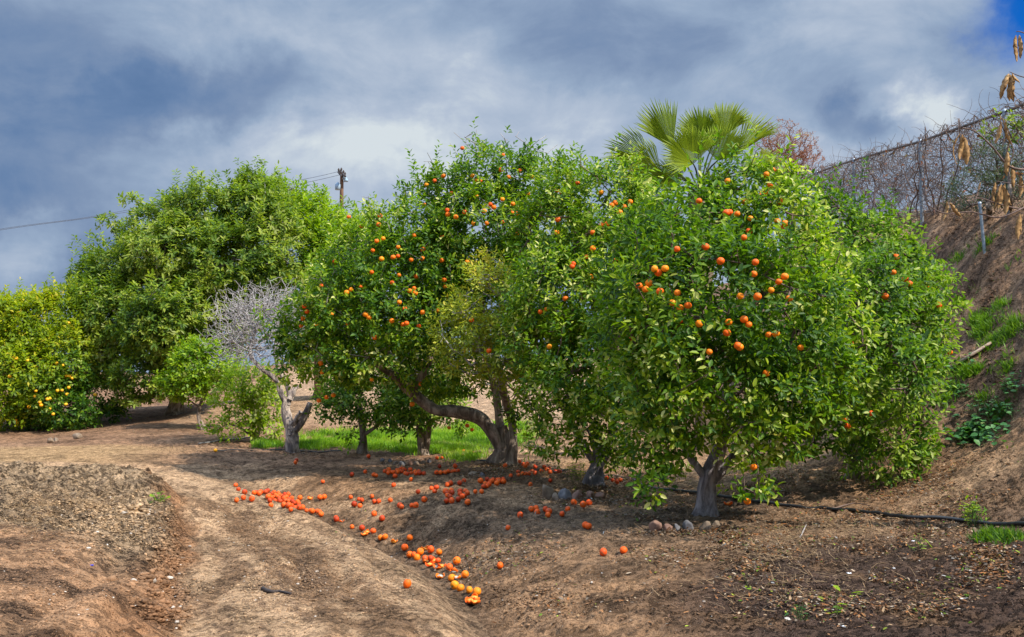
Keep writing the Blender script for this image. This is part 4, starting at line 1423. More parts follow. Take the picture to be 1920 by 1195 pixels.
b = at(1480, 400, 37)
zb = H([b[0]], [b[1]])[0]
grow_bare('bare_tree', 'thin reddish brown tree with fine dry twigs, behind the palm and fence', 'bare tree', np.array([b[0], b[1], zb]),
          [(at(1478, 290, 37), np.array([1.05, .9, 1.4])), (at(1440, 275, 37), np.array([.6, .7, 1.0])), (at(1512, 300, 37), np.array([.7, .7, 1.2]))], 420, 'twig_red', .005, 'leaf_red', nl=1100, leafL=.06)
b = at(520, 700, 50)
grow_bare('distant_tree', 'wispy grey green distant treetop rising behind the large evergreen', 'tree', np.array([b[0], b[1], H([b[0]], [b[1]])[0]]),
          [(at(512, 352, 50), np.array([.9, .9, .7])), (at(530, 375, 50), np.array([1.1, 1, .8]))], 200, 'twig_grey', .012, 'leaf_silver', nl=700, leafL=.14, rmax=.12)


# ------------------------------------------------------------------ palm
def palm():
    Y0 = 19.5
    hub = at(1312, 352, Y0)
    g = H([hub[0]], [hub[1]])[0]
    root = empty('fan_palm', (hub[0], hub[1], g), 'green fan palm with spiky fan leaves rising behind the nearest orange tree', 'palm tree')
    mb = MB()
    zs = np.linspace(g - .2, hub[2] - .1, 40)
    mb.tube([(hub[0] + .05 * math.sin(z * 2), hub[1], z) for z in zs], [.19 + .012 * (i % 2) for i in range(40)], 14, wob=.12, seed=4)
    link('trunk', mb.mesh('trunk', M['palm_trunk']), root)
    # fan centre (photo pixels), depth offset, direction the fan points to (photo angle in degrees, 0 = right, 90 = up), radius, tilt, spread
    fans = [(1222, 306, -.1, 160, 1.05, .25, 40), (1262, 278, .2, 119, 1.1, .15, 34), (1316, 266, .3, 104, .76, .10, 50), (1356, 256, .1, 70, .78, .2, 50), (1382, 290, 0, 42, 1.05, .35, 30),
            (1300, 308, -.45, 128, .84, .6, 78), (1345, 302, -.5, 58, .84, .6, 72), (1252, 338, -.4, 187, 1.0, .45, 42), (1248, 364, -.2, 213, .92, .35, 38), (1240, 325, -.3, 172, .9, .4, 60), (1418, 318, .2, 25, .60, .4, 44),
            (1385, 330, .5, 15, .7, .3, 55), (1275, 346, -.35, 150, .68, .5, 70), (1310, 290, .5, 90, .75, .1, 70), (1335, 275, .4, 84, .72, .1, 50)]
    for fi, (px, py, dd, ang, R, tilt, spread) in enumerate(fans):
        c = at(px, py, Y0 + dd)
        a = math.radians(ang)
        D = unit(np.array([math.cos(a), -tilt * .35, math.sin(a)]))
        # blade plane normal: towards the camera and up, turned with tilt
        Nn = unit(np.array([-math.sin(a) * .25, -1.0 + abs(tilt) * .3, math.cos(a) * .2 + tilt]))
        Sd = unit(np.cross(D, Nn))
        Nn = np.cross(Sd, D)
        ns = int(18 + spread * .5)
        V, Fq, lv = [], [], []
        half = math.radians(spread)
        for k in range(ns):
            t0 = -half + 2 * half * k / ns
            t1 = -half + 2 * half * (k + 1) / ns
            tm = (t0 + t1) / 2
            edge = abs(tm) / half
            Lk = R * (1 - .22 * edge ** 2) * (0.92 + .14 * RS.rand())
            sp = 0.66

            def pt(th, r, nrm=0.0, sag=0.0):
                return c + (D * math.cos(th) + Sd * math.sin(th)) * r + Nn * nrm - np.array([0, 0, sag])
            cup = .34 * R * edge ** 1.3
            r1 = Lk * sp
            pleat = 0.016 * R
            i = len(V)
            V += [c, pt(t0, r1, cup - pleat), pt(tm, r1, cup + pleat), pt(t1, r1, cup - pleat)]
            sag = .05 * R * RS.rand() + .02
            tw = RS.normal() * .03
            V += [pt(t0 * .7 + tm * .3 + tw * .4, Lk * .82, cup, sag * .4), pt(tm + tw * .4, Lk * .80, cup + pleat, sag * .4), pt(t1 * .7 + tm * .3 + tw * .4, Lk * .82, cup, sag * .4), pt(tm + tw, Lk, cup, sag)]
            Fq += [[i, i + 1, i + 2], [i, i + 2, i + 3], [i + 4, i + 7, i + 5], [i + 5, i + 7, i + 6]]
            Fq2 = [[i + 1, i + 4, i + 5, i + 2], [i + 2, i + 5, i + 6, i + 3]]
            for q in Fq2:
                Fq += [[q[0], q[1], q[2]], [q[0], q[2], q[3]]]
            s_ = np.clip(.42 + RS.normal() * .15 + (fi in (3, 4, 7, 9)) * .25, 0, 1)
            lv += [s_] * 8
        fr = link('frond', mesh_np('frond', np.array(V), [np.array(Fq)], M['palm'], fattr={'lv': lv}), root)
        mb = MB()
        mid = (hub + c) / 2 + np.array([0, 0, .08])
        mb.tube(trunk_path([hub - np.array([0, 0, .1]), mid, c, c + D * R * .12], 10), np.linspace(.022, .009, 10), 6)
        st = link('leaf_stalk', mb.mesh('leaf_stalk', M['stalk']), fr)
        st.location = (0, 0, 0)


palm()


# ------------------------------------------------------------------ fallen oranges
def SS(lst, x0, y0, k):
    return [(x0 + u * k, y0 + v * k) for u, v in lst]


A_ = (420, 880, .15625)
B_ = (700, 840, .1979)
C_ = (640, 980, .15625)
D_ = (960, 860, .2292)
CL = []   # (phrase, points, singled)
CL.append(('oranges at the far end of the ditch before the heap', SS([(140, 185), (172, 227), (248, 268), (233, 330), (150, 362), (333, 354)], *A_), True))
CL.append(('row just before the big orange heap', SS([(363, 272), (385, 270), (423, 283), (462, 263), (490, 262), (515, 257)], *A_), True))
CL.append(('reddish orange in the crowded heap of fallen fruit in the ditch', SS([(545, 300), (530, 325), (575, 295), (600, 280), (650, 275), (620, 300), (600, 325), (640, 325), (670, 300), (570, 335), (610, 345), (660, 340), (690, 325), (720, 310), (745, 325), (768, 310), (715, 335), (550, 367), (563, 418), (690, 370), (675, 355), (740, 360),
           (765, 352), (790, 355), (735, 385), (770, 392), (717, 425), (775, 433), (812, 420), (820, 378), (850, 400), (878, 385), (895, 400), (855, 437), (900, 430), (905, 455), (940, 450), (800, 483)], *A_), False))
CL.append(('fallen oranges trailing down the ditch after the big heap', SS([(990, 485), (1040, 483), (1075, 505), (1105, 497), (1140, 515), (1165, 532)], *A_), True))
CL.append(('pair of red oranges in the middle of the ditch', SS([(1343, 578), (1350, 608)], *A_), True))
CL.append(('fallen oranges in the bare middle stretch of the ditch', SS([(1535, 688), (1655, 703), (1790, 735)], *A_) + SS([(470, 172), (525, 178), (760, 292)], *C_), True))
CL.append(('scattered oranges on the low bank above the ditch', SS([(910, 335), (1190, 332), (1165, 338), (1185, 148)], *A_), True))
CL.append(('oranges on the bank facing the middle of the ditch', SS([(1520, 325), (1620, 357), (1655, 360), (1775, 315), (1830, 375), (1562, 417), (1630, 428)], *A_), True))
CL.append(('lone orange on the bank above the ditch', SS([(1800, 525), (1895, 587)], *A_) + SS([(823, 167)], *C_), True))
CL.append(('small oranges far up the bank before the young trees', SS([(1535, 67), (1695, 22), (1812, 66)], *A_) + [(556, 862), (554, 868), (691, 855), (404, 844)], True))
CL.append(('long dense row below the rubble stones', SS([(115, 220), (140, 210), (155, 235), (165, 240), (195, 222), (228, 210), (232, 225), (262, 190), (265, 218), (290, 190), (303, 212), (350, 205), (322, 242), (305, 235), (358, 235), (395, 218), (403, 240), (430, 218), (440, 235), (478, 232)], *B_), False))
CL.append(('scattered oranges just below the long dense row', SS([(207, 265), (357, 290), (192, 350), (423, 415), (15, 255)], *B_), True))
CL.append(('short straight row of oranges before the flat tan stone', SS([(600, 232), (636, 231), (680, 225), (714, 217), (752, 217), (775, 215), (803, 213)], *B_), True))
CL.append(('oranges above the short straight row', SS([(627, 173), (776, 170), (603, 90), (648, 90)], *B_), True))
CL.append(('orange cluster at the grass edge by the bent trunk', SS([(826, 45), (855, 33), (828, 68), (855, 78), (895, 53), (917, 50), (945, 40)], *B_), True))
CL.append(('oranges at the foot of the bent trunk', SS([(1127, 125), (1250, 167)], *B_), True))
CL.append(('dry leaf patch beside the bent trunk', SS([(1303, 257), (1387, 125), (1420, 150), (1440, 170), (1458, 145), (1370, 218), (1373, 250), (1415, 240), (1445, 248), (1478, 238), (1503, 215), (1530, 228), (1535, 195), (1592, 210), (1620, 172), (1645, 200), (1665, 187), (1675, 222),
           (1725, 218), (1762, 222)], *B_), False))
CL.append(('oranges apart below the dry leaf patch', SS([(1677, 299), (1489, 340)], *B_), True))
CL.append(('oranges spaced out below the flat tan stone', SS([(860, 307), (818, 329), (700, 340), (733, 335), (550, 370), (597, 368), (581, 402)], *B_), True))
CL.append(('loose patch on bare soil below the tight bunch', SS([(685, 408), (700, 425), (740, 395), (748, 422), (825, 405), (822, 430), (870, 405), (890, 417), (967, 407), (1025, 417), (703, 457), (730, 458), (842, 455), (865, 450), (694, 494), (743, 496), (804, 485), (894, 512)], *B_), False))
CL.append(('tight bunch just below the bent trunk', SS([(1030, 308), (1045, 320), (1080, 315), (1110, 300), (1125, 310), (1140, 290), (1165, 300), (1190, 295), (1195, 320), (1230, 290), (1235, 325), (1215, 315), (1170, 337), (1047, 358), (1075, 350), (1095, 345)], *B_), False))
CL.append(('scattered oranges on the bare slope midway to the ditch', SS([(482, 482), (363, 533), (401, 537), (267, 552), (250, 555), (160, 485), (28, 497)], *B_), True))
CL.append(('loose orange group below the rounded stones', SS([(1391, 626), (1497, 573), (1542, 570), (1552, 598), (1630, 586), (1663, 600), (1655, 628), (1788, 613), (1841, 572)], *B_), True))
CL.append(('lone orange on the slope, nearer than the loose group by the stones', SS([(1277, 740)], *B_), True))
CL.append(('oranges touching the front of the rounded stones', SS([(506, 350), (583, 377), (630, 353)], *D_), True))
CL.append(('pair of oranges in leaf litter under the near tree', SS([(600, 543), (626, 558)], *D_), True))
CL.append(('large near red oranges on open soil before the nearest tree', SS([(746, 759), (912, 737)], *D_), True))
CL.append(('oranges behind the forked grey trunk', SS([(775, 152), (820, 172), (855, 178), (887, 170), (860, 188)], *D_), True))
CL.append(('oranges at the start of the near ditch pile', SS([(818, 378), (930, 360), (915, 392), (880, 385)], *C_), True))
CL.append(('oranges in the near ditch pile', SS([(1005, 423), (1072, 425), (1160, 468), (1295, 550)], *C_), True))
CL.append(('oranges on the bank just above the near ditch pile', SS([(1072, 322), (1173, 342), (1385, 460), (1485, 628)], *C_), True))
CL.append(('big golden oranges at the near end of the ditch', SS([(1325, 660), (1360, 740), (1430, 768), (1535, 802), (1627, 820)], *C_), True))
CL.append(('lone orange on the flank above the near ditch', SS([(1905, 498)], *C_), True))
CL.append(('lone squashed brownish orange on the dirt track', SS([(790, 722)], *C_), True))

ORD = ['first', 'second', 'third', 'fourth', 'fifth', 'sixth', 'seventh', 'eighth', 'ninth', 'tenth', 'eleventh', 'twelfth', 'thirteenth', 'fourteenth', 'fifteenth', 'sixteenth', 'seventeenth', 'eighteenth', 'nineteenth', 'twentieth']
ORD0 = ['first', 'second', 'third', 'fourth', 'fifth', 'sixth', 'seventh', 'eighth', 'ninth']


def singular(ph):
    return ph


def build_fallen():
    pts, meta = [], []
    for ci, (ph, ps, single) in enumerate(CL):
        for k, p in enumerate(ps):
            pts.append(p)
            meta.append((ci, k))
    pts = np.array(pts)
    R0 = 0.0385
    G = ground(pts, lift=R0, fine=True)
    rad = R0 * (0.78 + 0.32 * RS.rand(len(G)))
    # push overlapping fruit apart
    X = G[:, :2].copy()
    for it in range(60):
        d = X[:, None] - X[None]
        r = np.linalg.norm(d, axis=-1) + np.eye(len(X)) * 9
        need = (rad[:, None] + rad[None]) * 0.97
        ov = np.clip(need - r, 0, None)
        X += (d / r[..., None] * ov[..., None] * 0.25).sum(1)
    z = Hf(X[:, 0], X[:, 1])
    # rest on the highest soil under the fruit
    for dx, dy in ((.015, 0), (-.015, 0), (0, .015), (0, -.015)):
        z = np.maximum(z, Hf(X[:, 0] + dx, X[:, 1] + dy) - .004)
    order = {}
    for i, (ci, k) in enumerate(meta):
        order.setdefault(ci, []).append((pts[i][0], i))
    for ci, lst in order.items():
        lst.sort()
        ph, ps, single = CL[ci]
        for rank, (_, i) in enumerate(lst):
            far = pts[i][1] < 1000
            key = ('r%d' % (i % 3)) if far or ci in (26, 29) else ('o%d' % (i % 3))
            if ci in (31,):
                key = 'y%d' % (i % 2)
            if ci == 9 and rank == 0:
                key = 'k0'
            o = bpy.data.objects.new('orange', fruit_mesh(key, seed=i % 3))
            s = rad[i] / 0.039
            sq = .98
            if 'squashed' in ph:
                sq = 1.25
                s *= .95
            o.scale = (s, s, s * sq)
            o.location = (X[i, 0], X[i, 1], z[i] + rad[i] * (.62 + .32 * RS.rand()))
            o.rotation_euler = (RS.rand() * 6, RS.rand() * 6, RS.rand() * 6) if 'squashed' not in ph else (0.1, .12, .4)
            COL.objects.link(o)
            n = len(lst)
            if not single and n > 30:
                third = ('left end', 'middle', 'right end')[min(2, rank * 3 // n)]
                lab, grp = ph + ', at its ' + third, 'heap of fallen oranges in the ditch, ' + third
            elif not single and n > 300:
                lab, grp = ph, ph
            elif not single:
                lab, grp = 'fallen orange, %s from left in the %s' % (ORD[rank], ph), 'oranges in the ' + ph
            elif n == 1:
                lab, grp = ph, 'oranges lying alone'
            elif n == 2:
                lab, grp = ('left' if rank == 0 else 'right') + ' one of the ' + ph if False else ('%s orange of two: %s' % (('left', 'right')[rank], ph)), ph
            else:
                lab, grp = '%s from left of the %s' % (ORD[rank], ph), ph
                if 'lone orange' in ph:
                    lab = '%s from left of three lone oranges on the bank above the ditch' % ORD[rank]
            tag(o, lab, 'orange', grp)
    return X, rad


build_fallen()


def broken_orange(px, py, label, mould=False, seed=0, scale=1.0):
    """split peel lying open: an outer shell torn in petals and pulp inside"""
    g = ground([(px, py)])[0]
    root = empty('broken_orange', g, label, 'broken orange', 'broken oranges in the ditch')
    r = .04 * scale
    mb = MB()
    rs = np.random.RandomState(seed + 50)
    nu, nv = 16, 6
    V = []
    for lay in (1.0, 0.88):
        for j in range(nv + 1):
            for i in range(nu):
                a = 2 * PI * i / nu
                lim = 1.35 + .55 * math.sin(a * 3 + seed) + .2 * rs.rand()
                ph = lim * j / nv
                V.append((lay * r * math.sin(ph) * math.cos(a) * 1.25, lay * r * math.sin(ph) * math.sin(a) * 1.1, r * .75 * (1 - math.cos(ph) * lay) + .004))
    Fq = []
    o2 = (nv + 1) * nu
    for j in range(nv):
        for i in range(nu):
            k = (i + 1) % nu
            Fq.append([j * nu + i, j * nu + k, (j + 1) * nu + k, (j + 1) * nu + i])
            Fq.append([o2 + j * nu + i, o2 + (j + 1) * nu + i, o2 + (j + 1) * nu + k, o2 + j * nu + k])
    for i in range(nu):
        k = (i + 1) % nu
        Fq.append([nv * nu + i, nv * nu + k, o2 + nv * nu + k, o2 + nv * nu + i])
    V = np.array(V)
    a = seed * 1.3
    R = np.array([[math.cos(a), -math.sin(a), 0], [math.sin(a), math.cos(a), 0], [0, 0, 1]])
    tl = .5 * math.sin(seed)
    R2 = np.array([[1, 0, 0], [0, math.cos(tl), -math.sin(tl)], [0, math.sin(tl), math.cos(tl)]])
    mb.add(V @ (R2 @ R).T + g, Fq)
    link('peel', mb.mesh('peel', M['orange']), root)
    mb = MB()
    P = rdir(90) * r * np.array([.75, .65, .4]) + g + np.array([0, 0, r * .6])
    nu = 8
    V = []
    for j in range(7):
        for i in range(nu):
            ph, a = PI * j / 6, 2 * PI * i / nu
            V.append((math.sin(ph) * math.cos(a), math.sin(ph) * math.sin(a), math.cos(ph)))
    V = np.array(V)
    V = V * (1 + .35 * (vnoise(V * 3 + seed, seed)[:, None] - .5)) * r * np.array([.8, .7, .45]) + g + np.array([0, 0, r * .5])
    mb.add(V, [[j * nu + i, (j + 1) * nu + i, (j + 1) * nu + (i + 1) % nu, j * nu + (i + 1) % nu] for j in range(6) for i in range(nu)])
    link('pulp', mb.mesh('pulp', M['mould'] if mould else M['pulp']), root)


for i, (u, v, kk, lab, md) in enumerate([
        (1402, 625, A_, 'brown spotted rotten orange beside the pair in mid ditch', True), (1715, 752, A_, 'split golden orange between two whole ones in the ditch', False), (1035, 343, A_, 'flattened reddish scrap of orange on the bank behind the heap', False),
        (280, 142, C_, 'yellow torn orange peel on the track edge of the ditch', False), (630, 230, C_, 'small torn orange remains in the dark ditch bottom', False), (1010, 315, C_, 'torn strip of orange peel beside a whole orange above the pile', False),
        (1020, 478, C_, 'opened orange at the left foot of the near ditch pile', False), (1060, 510, C_, 'crushed orange peel lowest in the near ditch pile', False), (1110, 462, C_, 'split orange flesh in the middle of the near ditch pile', False),
        (1155, 540, C_, 'grey green mouldy orange below the near ditch pile', True), (1205, 530, C_, 'pale torn orange right of the grey mouldy one', False), (1350, 592, C_, 'half mouldy grey orange above the golden ones', True),
        (1375, 672, C_, 'mouldy split orange touching the upper golden orange', True), (1185, 652, C_, 'dried tan orange peel on the track beside the ditch', True), (1600, 912, C_, 'upper strip of torn orange peel at the near ditch end', False), (1545, 950, C_, 'left torn piece of orange peel at the near ditch end', False),
        (1610, 968, C_, 'lowest torn orange peel at the near ditch end', False)]):
    broken_orange(kk[0] + u * kk[2], kk[1] + v * kk[2] + 3, lab, md, i, 0.85 if kk is A_ else 1.0)
broken_orange(1366, 949, 'red smashed orange on the soil right of the nearest trunk', False, 31, 1.1)


# ------------------------------------------------------------------ stones
def stone(px, py, wpx, hpx, mat, label, seed, group=None, squash=1.0):
    """py is the foot of the stone"""
    g = ground([(px, py)])[0]
    k = g[1] / F
    w, h = wpx * k, hpx * k
    mb = MB()
    nu, nv = 18, 12
    V = []
    for j in range(nv + 1):
        for i in range(nu):
            ph, a = PI * j / nv, 2 * PI * i / nu
            V.append((math.sin(ph) * math.cos(a), math.sin(ph) * math.sin(a), math.cos(ph)))
    V = np.array(V)
    # facets: clip by random planes
    rs = np.random.RandomState(seed)
    for _ in range(13):
        n = unit(rs.normal(size=3))
        lim = .52 + .3 * rs.rand()
        d = V @ n
        V = V - np.clip(d - lim, 0, None)[:, None] * n * .97
    V = V * (1 + .12 * (vnoise(V * 3 + seed, seed)[:, None] - .5))
    V = V * np.array([w * .68, w * .5, h * .80])
    mb.add(V, [[j * nu + i, (j + 1) * nu + i, (j + 1) * nu + (i + 1) % nu, j * nu + (i + 1) % nu] for j in range(nv) for i in range(nu)])
    o = link('stone', mb.mesh('stone', M[mat], smooth=False))
    zz = H([g[0]], [g[1] + w * .3], True)[0]
    o.location = (g[0], g[1] + w * .3, max(g[2], zz - .02) + h * .24)
    o.rotation_euler = (0, 0, seed)
    tag(o, label, 'stone', group)


SG = 'stones before the forked trunk'
for a in [(1026, 936, 26, 30, 'stone_tan', 'tall pale pointed stone, leftmost of the stones before the forked trunk', 1), (1043, 938, 16, 14, 'stone_tan', 'small low tan stone beside the tall pale pointed one', 2),
          (1061, 938, 26, 24, 'stone_grey', 'dark grey rounded stone in the middle before the forked trunk', 3), (1083, 938, 22, 20, 'stone_red', 'squarish pinkish brown stone right of the dark grey one', 4),
          (1107, 936, 18, 15, 'stone_red', 'dull reddish stone under the hanging pale leaves', 5), (1126, 934, 20, 12, 'stone_red', 'low dark reddish stone, rightmost before the forked trunk', 6)]:
    stone(*a, group=SG)
SG2 = 'stones before the nearest trunk'
for a in [(1230, 996, 26, 22, 'stone_red', 'brownish pink stone, leftmost of those before the nearest trunk', 11), (1254, 996, 20, 15, 'stone_red', 'low reddish stone beside the small blue grey one', 12), (1271, 996, 13, 13, 'stone_grey', 'small blue grey stone before the nearest trunk', 13),
          (1292, 996, 26, 18, 'stone_grey', 'largest dark grey stone before the nearest trunk', 14), (1325, 994, 22, 16, 'stone_tan', 'tan stone directly under the nearest trunk', 15), (1345, 990, 16, 12, 'stone_tan', 'small tan stone, rightmost before the nearest trunk', 16)]:
    stone(*a, group=SG2)
for i, (px, py, w, h, m) in enumerate([(731, 868, 9, 7, 'stone_grey'), (742, 872, 11, 8, 'stone_tan'), (755, 873, 12, 9, 'stone_grey'), (768, 873, 10, 10, 'stone_red'), (781, 873, 11, 8, 'stone_tan'), (793, 871, 9, 7, 'stone_tan'), (716, 866, 9, 6, 'stone_grey'), (805, 868, 9, 7, 'stone_grey')]):
    stone(px, py, w, h, m, '%s small stone from left in the line of rubble before the twin stemmed young tree' % ['second', 'third', 'fourth', 'fifth', 'sixth', 'seventh', 'first', 'eighth'][i], 20 + i, 'rubble stones by the young tree')
for a in [(886, 894, 30, 9, 'stone_tan', 'long flat tan stone in the leaf litter before the bent trunk', 30), (904, 895, 12, 9, 'stone_grey', 'small dark stone touching the long flat tan one', 31), (93, 831, 13, 11, 'stone_tan', 'angular sandy stone, left of the pair near the orange tree', 32),
          (142, 823, 19, 10, 'stone_tan', 'rounded sandy stone, right of the pair near the orange tree', 33), (103, 828, 9, 8, 'stone_tan', 'little sandy stone tucked behind the angular one', 34), (1828, 1000, 8, 11, 'stone_tan', 'upright pale stone beside the weed at the hose', 35),
          (1180, 1004, 9, 6, 'stone_tan', 'tiny pale stone alone in the litter before the nearest tree', 36), (244, 791, 6, 4, 'stone_tan', 'whitish pebble on the shaded slope by the left trees', 37)]:
    stone(*a)


# ------------------------------------------------------------------ hoses
def hose(name, px, r, mat, label, cat='hose', lift=.6):
    g = ground(px)
    p = trunk_path(g, 9 * len(g))
    z = Hf(p[:, 0], p[:, 1])
    z = np.convolve(np.pad(z, 2, 'edge'), np.ones(5) / 5, 'valid')
    p[:, 2] = z + r * lift
    p[:, 0] += (vnoise(np.column_stack([p[:, 1] * 2, p[:, 0] * 2]), 3) - .5) * .04
    mb = MB()
    mb.tube(p, r, 8)
    return tag(link(name, mb.mesh(name, M[mat])), label, cat)


hose('irrigation_hose', [(1190, 903), (1240, 918), (1300, 926), (1380, 936), (1440, 945), (1500, 953), (1560, 960), (1640, 963), (1700, 972), (1800, 981), (1909, 986), (1960, 990)], .019, 'hose', 'thick black irrigation hose lying from the nearest trunk to the right edge', lift=1.1)
hose('drip_line', [(1000, 884), (1040, 887), (1075, 882), (1110, 890), (1150, 892), (1200, 904)], .010, 'hose', 'thin dark drip hose behind the forked grey trunk', lift=1.1)
hose('drip_line', [(372, 834), (400, 830), (440, 825), (470, 822), (500, 824)], .016, 'hose_grey', 'grey drip line curving under the multi stemmed shrub-like tree', lift=1.2)
hose('drip_line', [(405, 846), (460, 845), (520, 846), (590, 849), (640, 846)], .013, 'hose', 'dark drip line lying at the foot of the bare grey tree', lift=1.2)
hose('drip_line', [(820, 858), (860, 860), (900, 864), (925, 868)], .013, 'hose', 'dark drip line in the grass left of the bent trunk', lift=1.2)


# ------------------------------------------------------------------ fence, vines, pods, post
FX = 9.0


def fence_pt(Y, up=0.0):
    g = base_h(np.array([FX]), np.array([Y]))[0]
    return np.array([FX, Y, g + up])


def px_of(p):
    v = np.asarray(p) - np.array([0, 0, CAMZ])
    c, s = math.cos(PITCH), math.sin(PITCH)
    f = v[1] * c + v[2] * s
    u = -v[1] * s + v[2] * c
    return CX + F * v[0] / f, CY - F * u / f


FY = [FX * F / (px - CX) for px in (1538, 1608, 1735, 1897)] + [14.6]
FTOP = [at(px, py, FX * F / (px - CX))[2] for px, py in ((1538, 323), (1608, 300), (1735, 265), (1897, 209))]
FTOP.append(FTOP[-1] - .25)


def ftop(Y):
    return np.interp(Y, FY[::-1], FTOP[::-1])


def build_fence():
    root = empty('chain_link_fence', fence_pt(20), 'chain link fence with grey metal posts and top rail along the embankment crest', 'fence')
    for i, Y in enumerate(FY):
        mb = MB()
        g = base_h(np.array([FX]), np.array([Y]))[0]
        mb.tube([(FX, Y, g - .5), (FX, Y, g + .5), (FX, Y, FTOP[i])], .038, 10)
        mb.tube([(FX, Y, FTOP[i] - .01), (FX, Y, FTOP[i] + .03), (FX, Y, FTOP[i] + .05)], [.045, .04, .01], 10)
        link('post', mb.mesh('post', M['galv']), root)
    mb = MB()
    ys = np.linspace(FY[-1], FY[0] + 6, 40)
    tp = lambda Y: ftop(Y) + np.clip(Y - FY[0], 0, None) * .03
    mb.tube([(FX + .03, y, tp(y)) for y in ys], .03, 8)
    link('top_rail', mb.mesh('top_rail', M['rail']), root)
    A, Bv = [], []
    hgt = 1.62
    p = .075
    y0, y1 = FY[-1], FY[0]
    for s in (-1, 1):
        y = y0 - hgt
        while y < y1 + hgt:
            n = 6
            pr = None
            for q in range(n + 1):
                yy = (y + hgt * q / n) if s > 0 else (y + hgt * (1 - q / n))
                if y0 <= yy <= y1:
                    cur = np.array([FX + .05, yy, ftop(yy) - hgt + hgt * q / n])
                    if pr is not None:
                        A.append(pr)
                        Bv.append(cur)
                    pr = cur
                else:
                    pr = None
            y += p
    A, Bv = np.array(A), np.array(Bv)
    r = np.full(len(A), .0016)
    link('wire_netting', segs_mesh('wire_netting', A, Bv, r, r, M['galv'], 3), root)


build_fence()


def strands(n, gen, name, mat, r0=.006, sides=3):
    A, B, ra, rb = [], [], [], []
    for k in range(n):
        pts, r = gen(k)
        pts = np.asarray(pts)
        rr = np.linspace(r, r * .4, len(pts))
        A.append(pts[:-1])
        B.append(pts[1:])
        ra.append(rr[:-1])
        rb.append(rr[1:])
    return segs_mesh(name, np.concatenate(A), np.concatenate(B), np.concatenate(ra), np.concatenate(rb), mat, sides)


def build_vines():
    root = empty('dry_vine', fence_pt(21), 'tangled leafless brown vine climbing all over the chain link fence', 'vine')

    def wander(p, a, n, st, turn, wob, lim, ylean):
        # loops through the thickness of the hedge-like tangle, drifting along the fence
        pts = [p.copy()]
        yd = RS.normal() * ylean
        for q in range(n):
            a += turn + RS.normal() * wob
            p = p + np.array([math.cos(a) * st, yd + RS.normal() * .02, math.sin(a) * st])
            if abs(p[0] - FX - .3) > lim:
                a = PI - a
                p[0] = FX + .3 + math.copysign(lim, p[0] - FX - .3)
            if p[2] > ftop(p[1]) + .10 or p[2] < ftop(p[1]) - 1.8:
                a = -a
                turn = -turn
            pts.append(p.copy())
        return pts

    def gen(k):
        Y = 14.8 + (FY[0] + 1 - 14.8) * RS.rand()
        p = np.array([FX + .3 + RS.normal() * .2, Y, ftop(Y) - 1.75 + 1.75 * RS.rand() ** .8])
        return wander(p, RS.rand() * 2 * PI, RS.randint(9, 24), .045 + .04 * RS.rand(), RS.normal() * .16, .25, .42, .03), (.0052 + .008 * RS.rand() ** 2)
    link('stems', strands(1500, gen, 'stems', M['twig_brown']), root)

    def gen2(k):   # arching canes above the rail
        Y = 14.8 + (FY[0] + 2 - 14.8) * RS.rand()
        p = np.array([FX + RS.normal() * .15, Y, ftop(Y) - .1])
        a = PI / 2 + RS.normal() * .8
        turn = RS.normal() * .16
        pts = [p.copy()]
        yd = RS.normal() * .04
        for q in range(RS.randint(4, 12)):
            a += turn + RS.normal() * .15
            p = p + np.array([math.cos(a) * .07, yd, math.sin(a) * .06])
            pts.append(p.copy())
        return pts, .0062
    link('canes', strands(170, gen2, 'canes', M['twig_brown']), root)
    for k in range(14):   # thick old stems, each one a part
        Y = 15.5 + 9 * RS.rand()
        p = np.array([FX - .2 + .4 * RS.rand(), Y, ftop(Y) - 1.7])
        pts = trunk_path(wander(p, PI / 2 + RS.normal() * .5, 16, .13, RS.normal() * .07, .14, .45, .04), 40)
        mb = MB()
        mb.tube(pts, np.linspace(.018, .007, 40), 6, wob=.2)
        link('old_stem', mb.mesh('old_stem', M['twig_brown']), root)
    # dead leaves caught in it
    n = 260
    Y = 15 + (FY[0] - 15) * RS.rand(n)
    P = np.column_stack([FX - .1 + RS.normal(size=n) * .08, Y, ftop(Y) - 1.6 * RS.rand(n)])
    V, Fc, m = leaf_geo(P, unit(rdir(n) + np.array([0, 0, -.7])), rdir(n), .05 + .05 * RS.rand(n), .04 + .02 * RS.rand(n), True)
    link('dead_leaves', mesh_np('dead_leaves', V, Fc, M['leaf_red'], fattr={'lv': np.repeat(RS.rand(n), m)}), root)


build_vines()
# shrubs on the crest
make_tree('shrub', 'silvery grey green shrub growing at the fence foot above the bare bank', 'shrub', (1855, 408), [(1855, 395, .1), (1852, 380, .1)], .04,
          [(1830, 362, .3, 55, 32), (1880, 350, .4, 45, 38), (1860, 310, .6, 50, 30), (1900, 290, .5, 30, 40)], 'leaf_silver', dens=150, per=7, L=.07, W=.014, seed=15, twigs=260, hole=.33, lvmu=.35, spread=.6, up=.9, twig_bare=.1, Y0=17.6)
make_tree('shrub', 'yellow green leafy branch hanging over the top rail at the right edge', 'shrub', (1895, 398), [(1895, 380, .2), (1892, 330, .2), (1888, 280, .2)], .03,
          [(1872, 238, .2, 26, 20), (1895, 250, .2, 18, 26), (1850, 250, .2, 14, 14)], 'leaf_big', dens=36, per=6, L=.10, W=.04, seed=16, twigs=40, hole=.3, lvmu=.5, Y0=17.0)
make_tree('shrub', 'low green shrub at the fence foot just right of the dark leaved orange tree', 'shrub', (1702, 424), [(1702, 415, 0)], .03,
          [(1702, 408, 0, 18, 12), (1690, 415, 0, 12, 9)], 'leaf_silver', dens=110, per=7, L=.07, W=.02, seed=17, twigs=40, hole=.3, lvmu=.6)


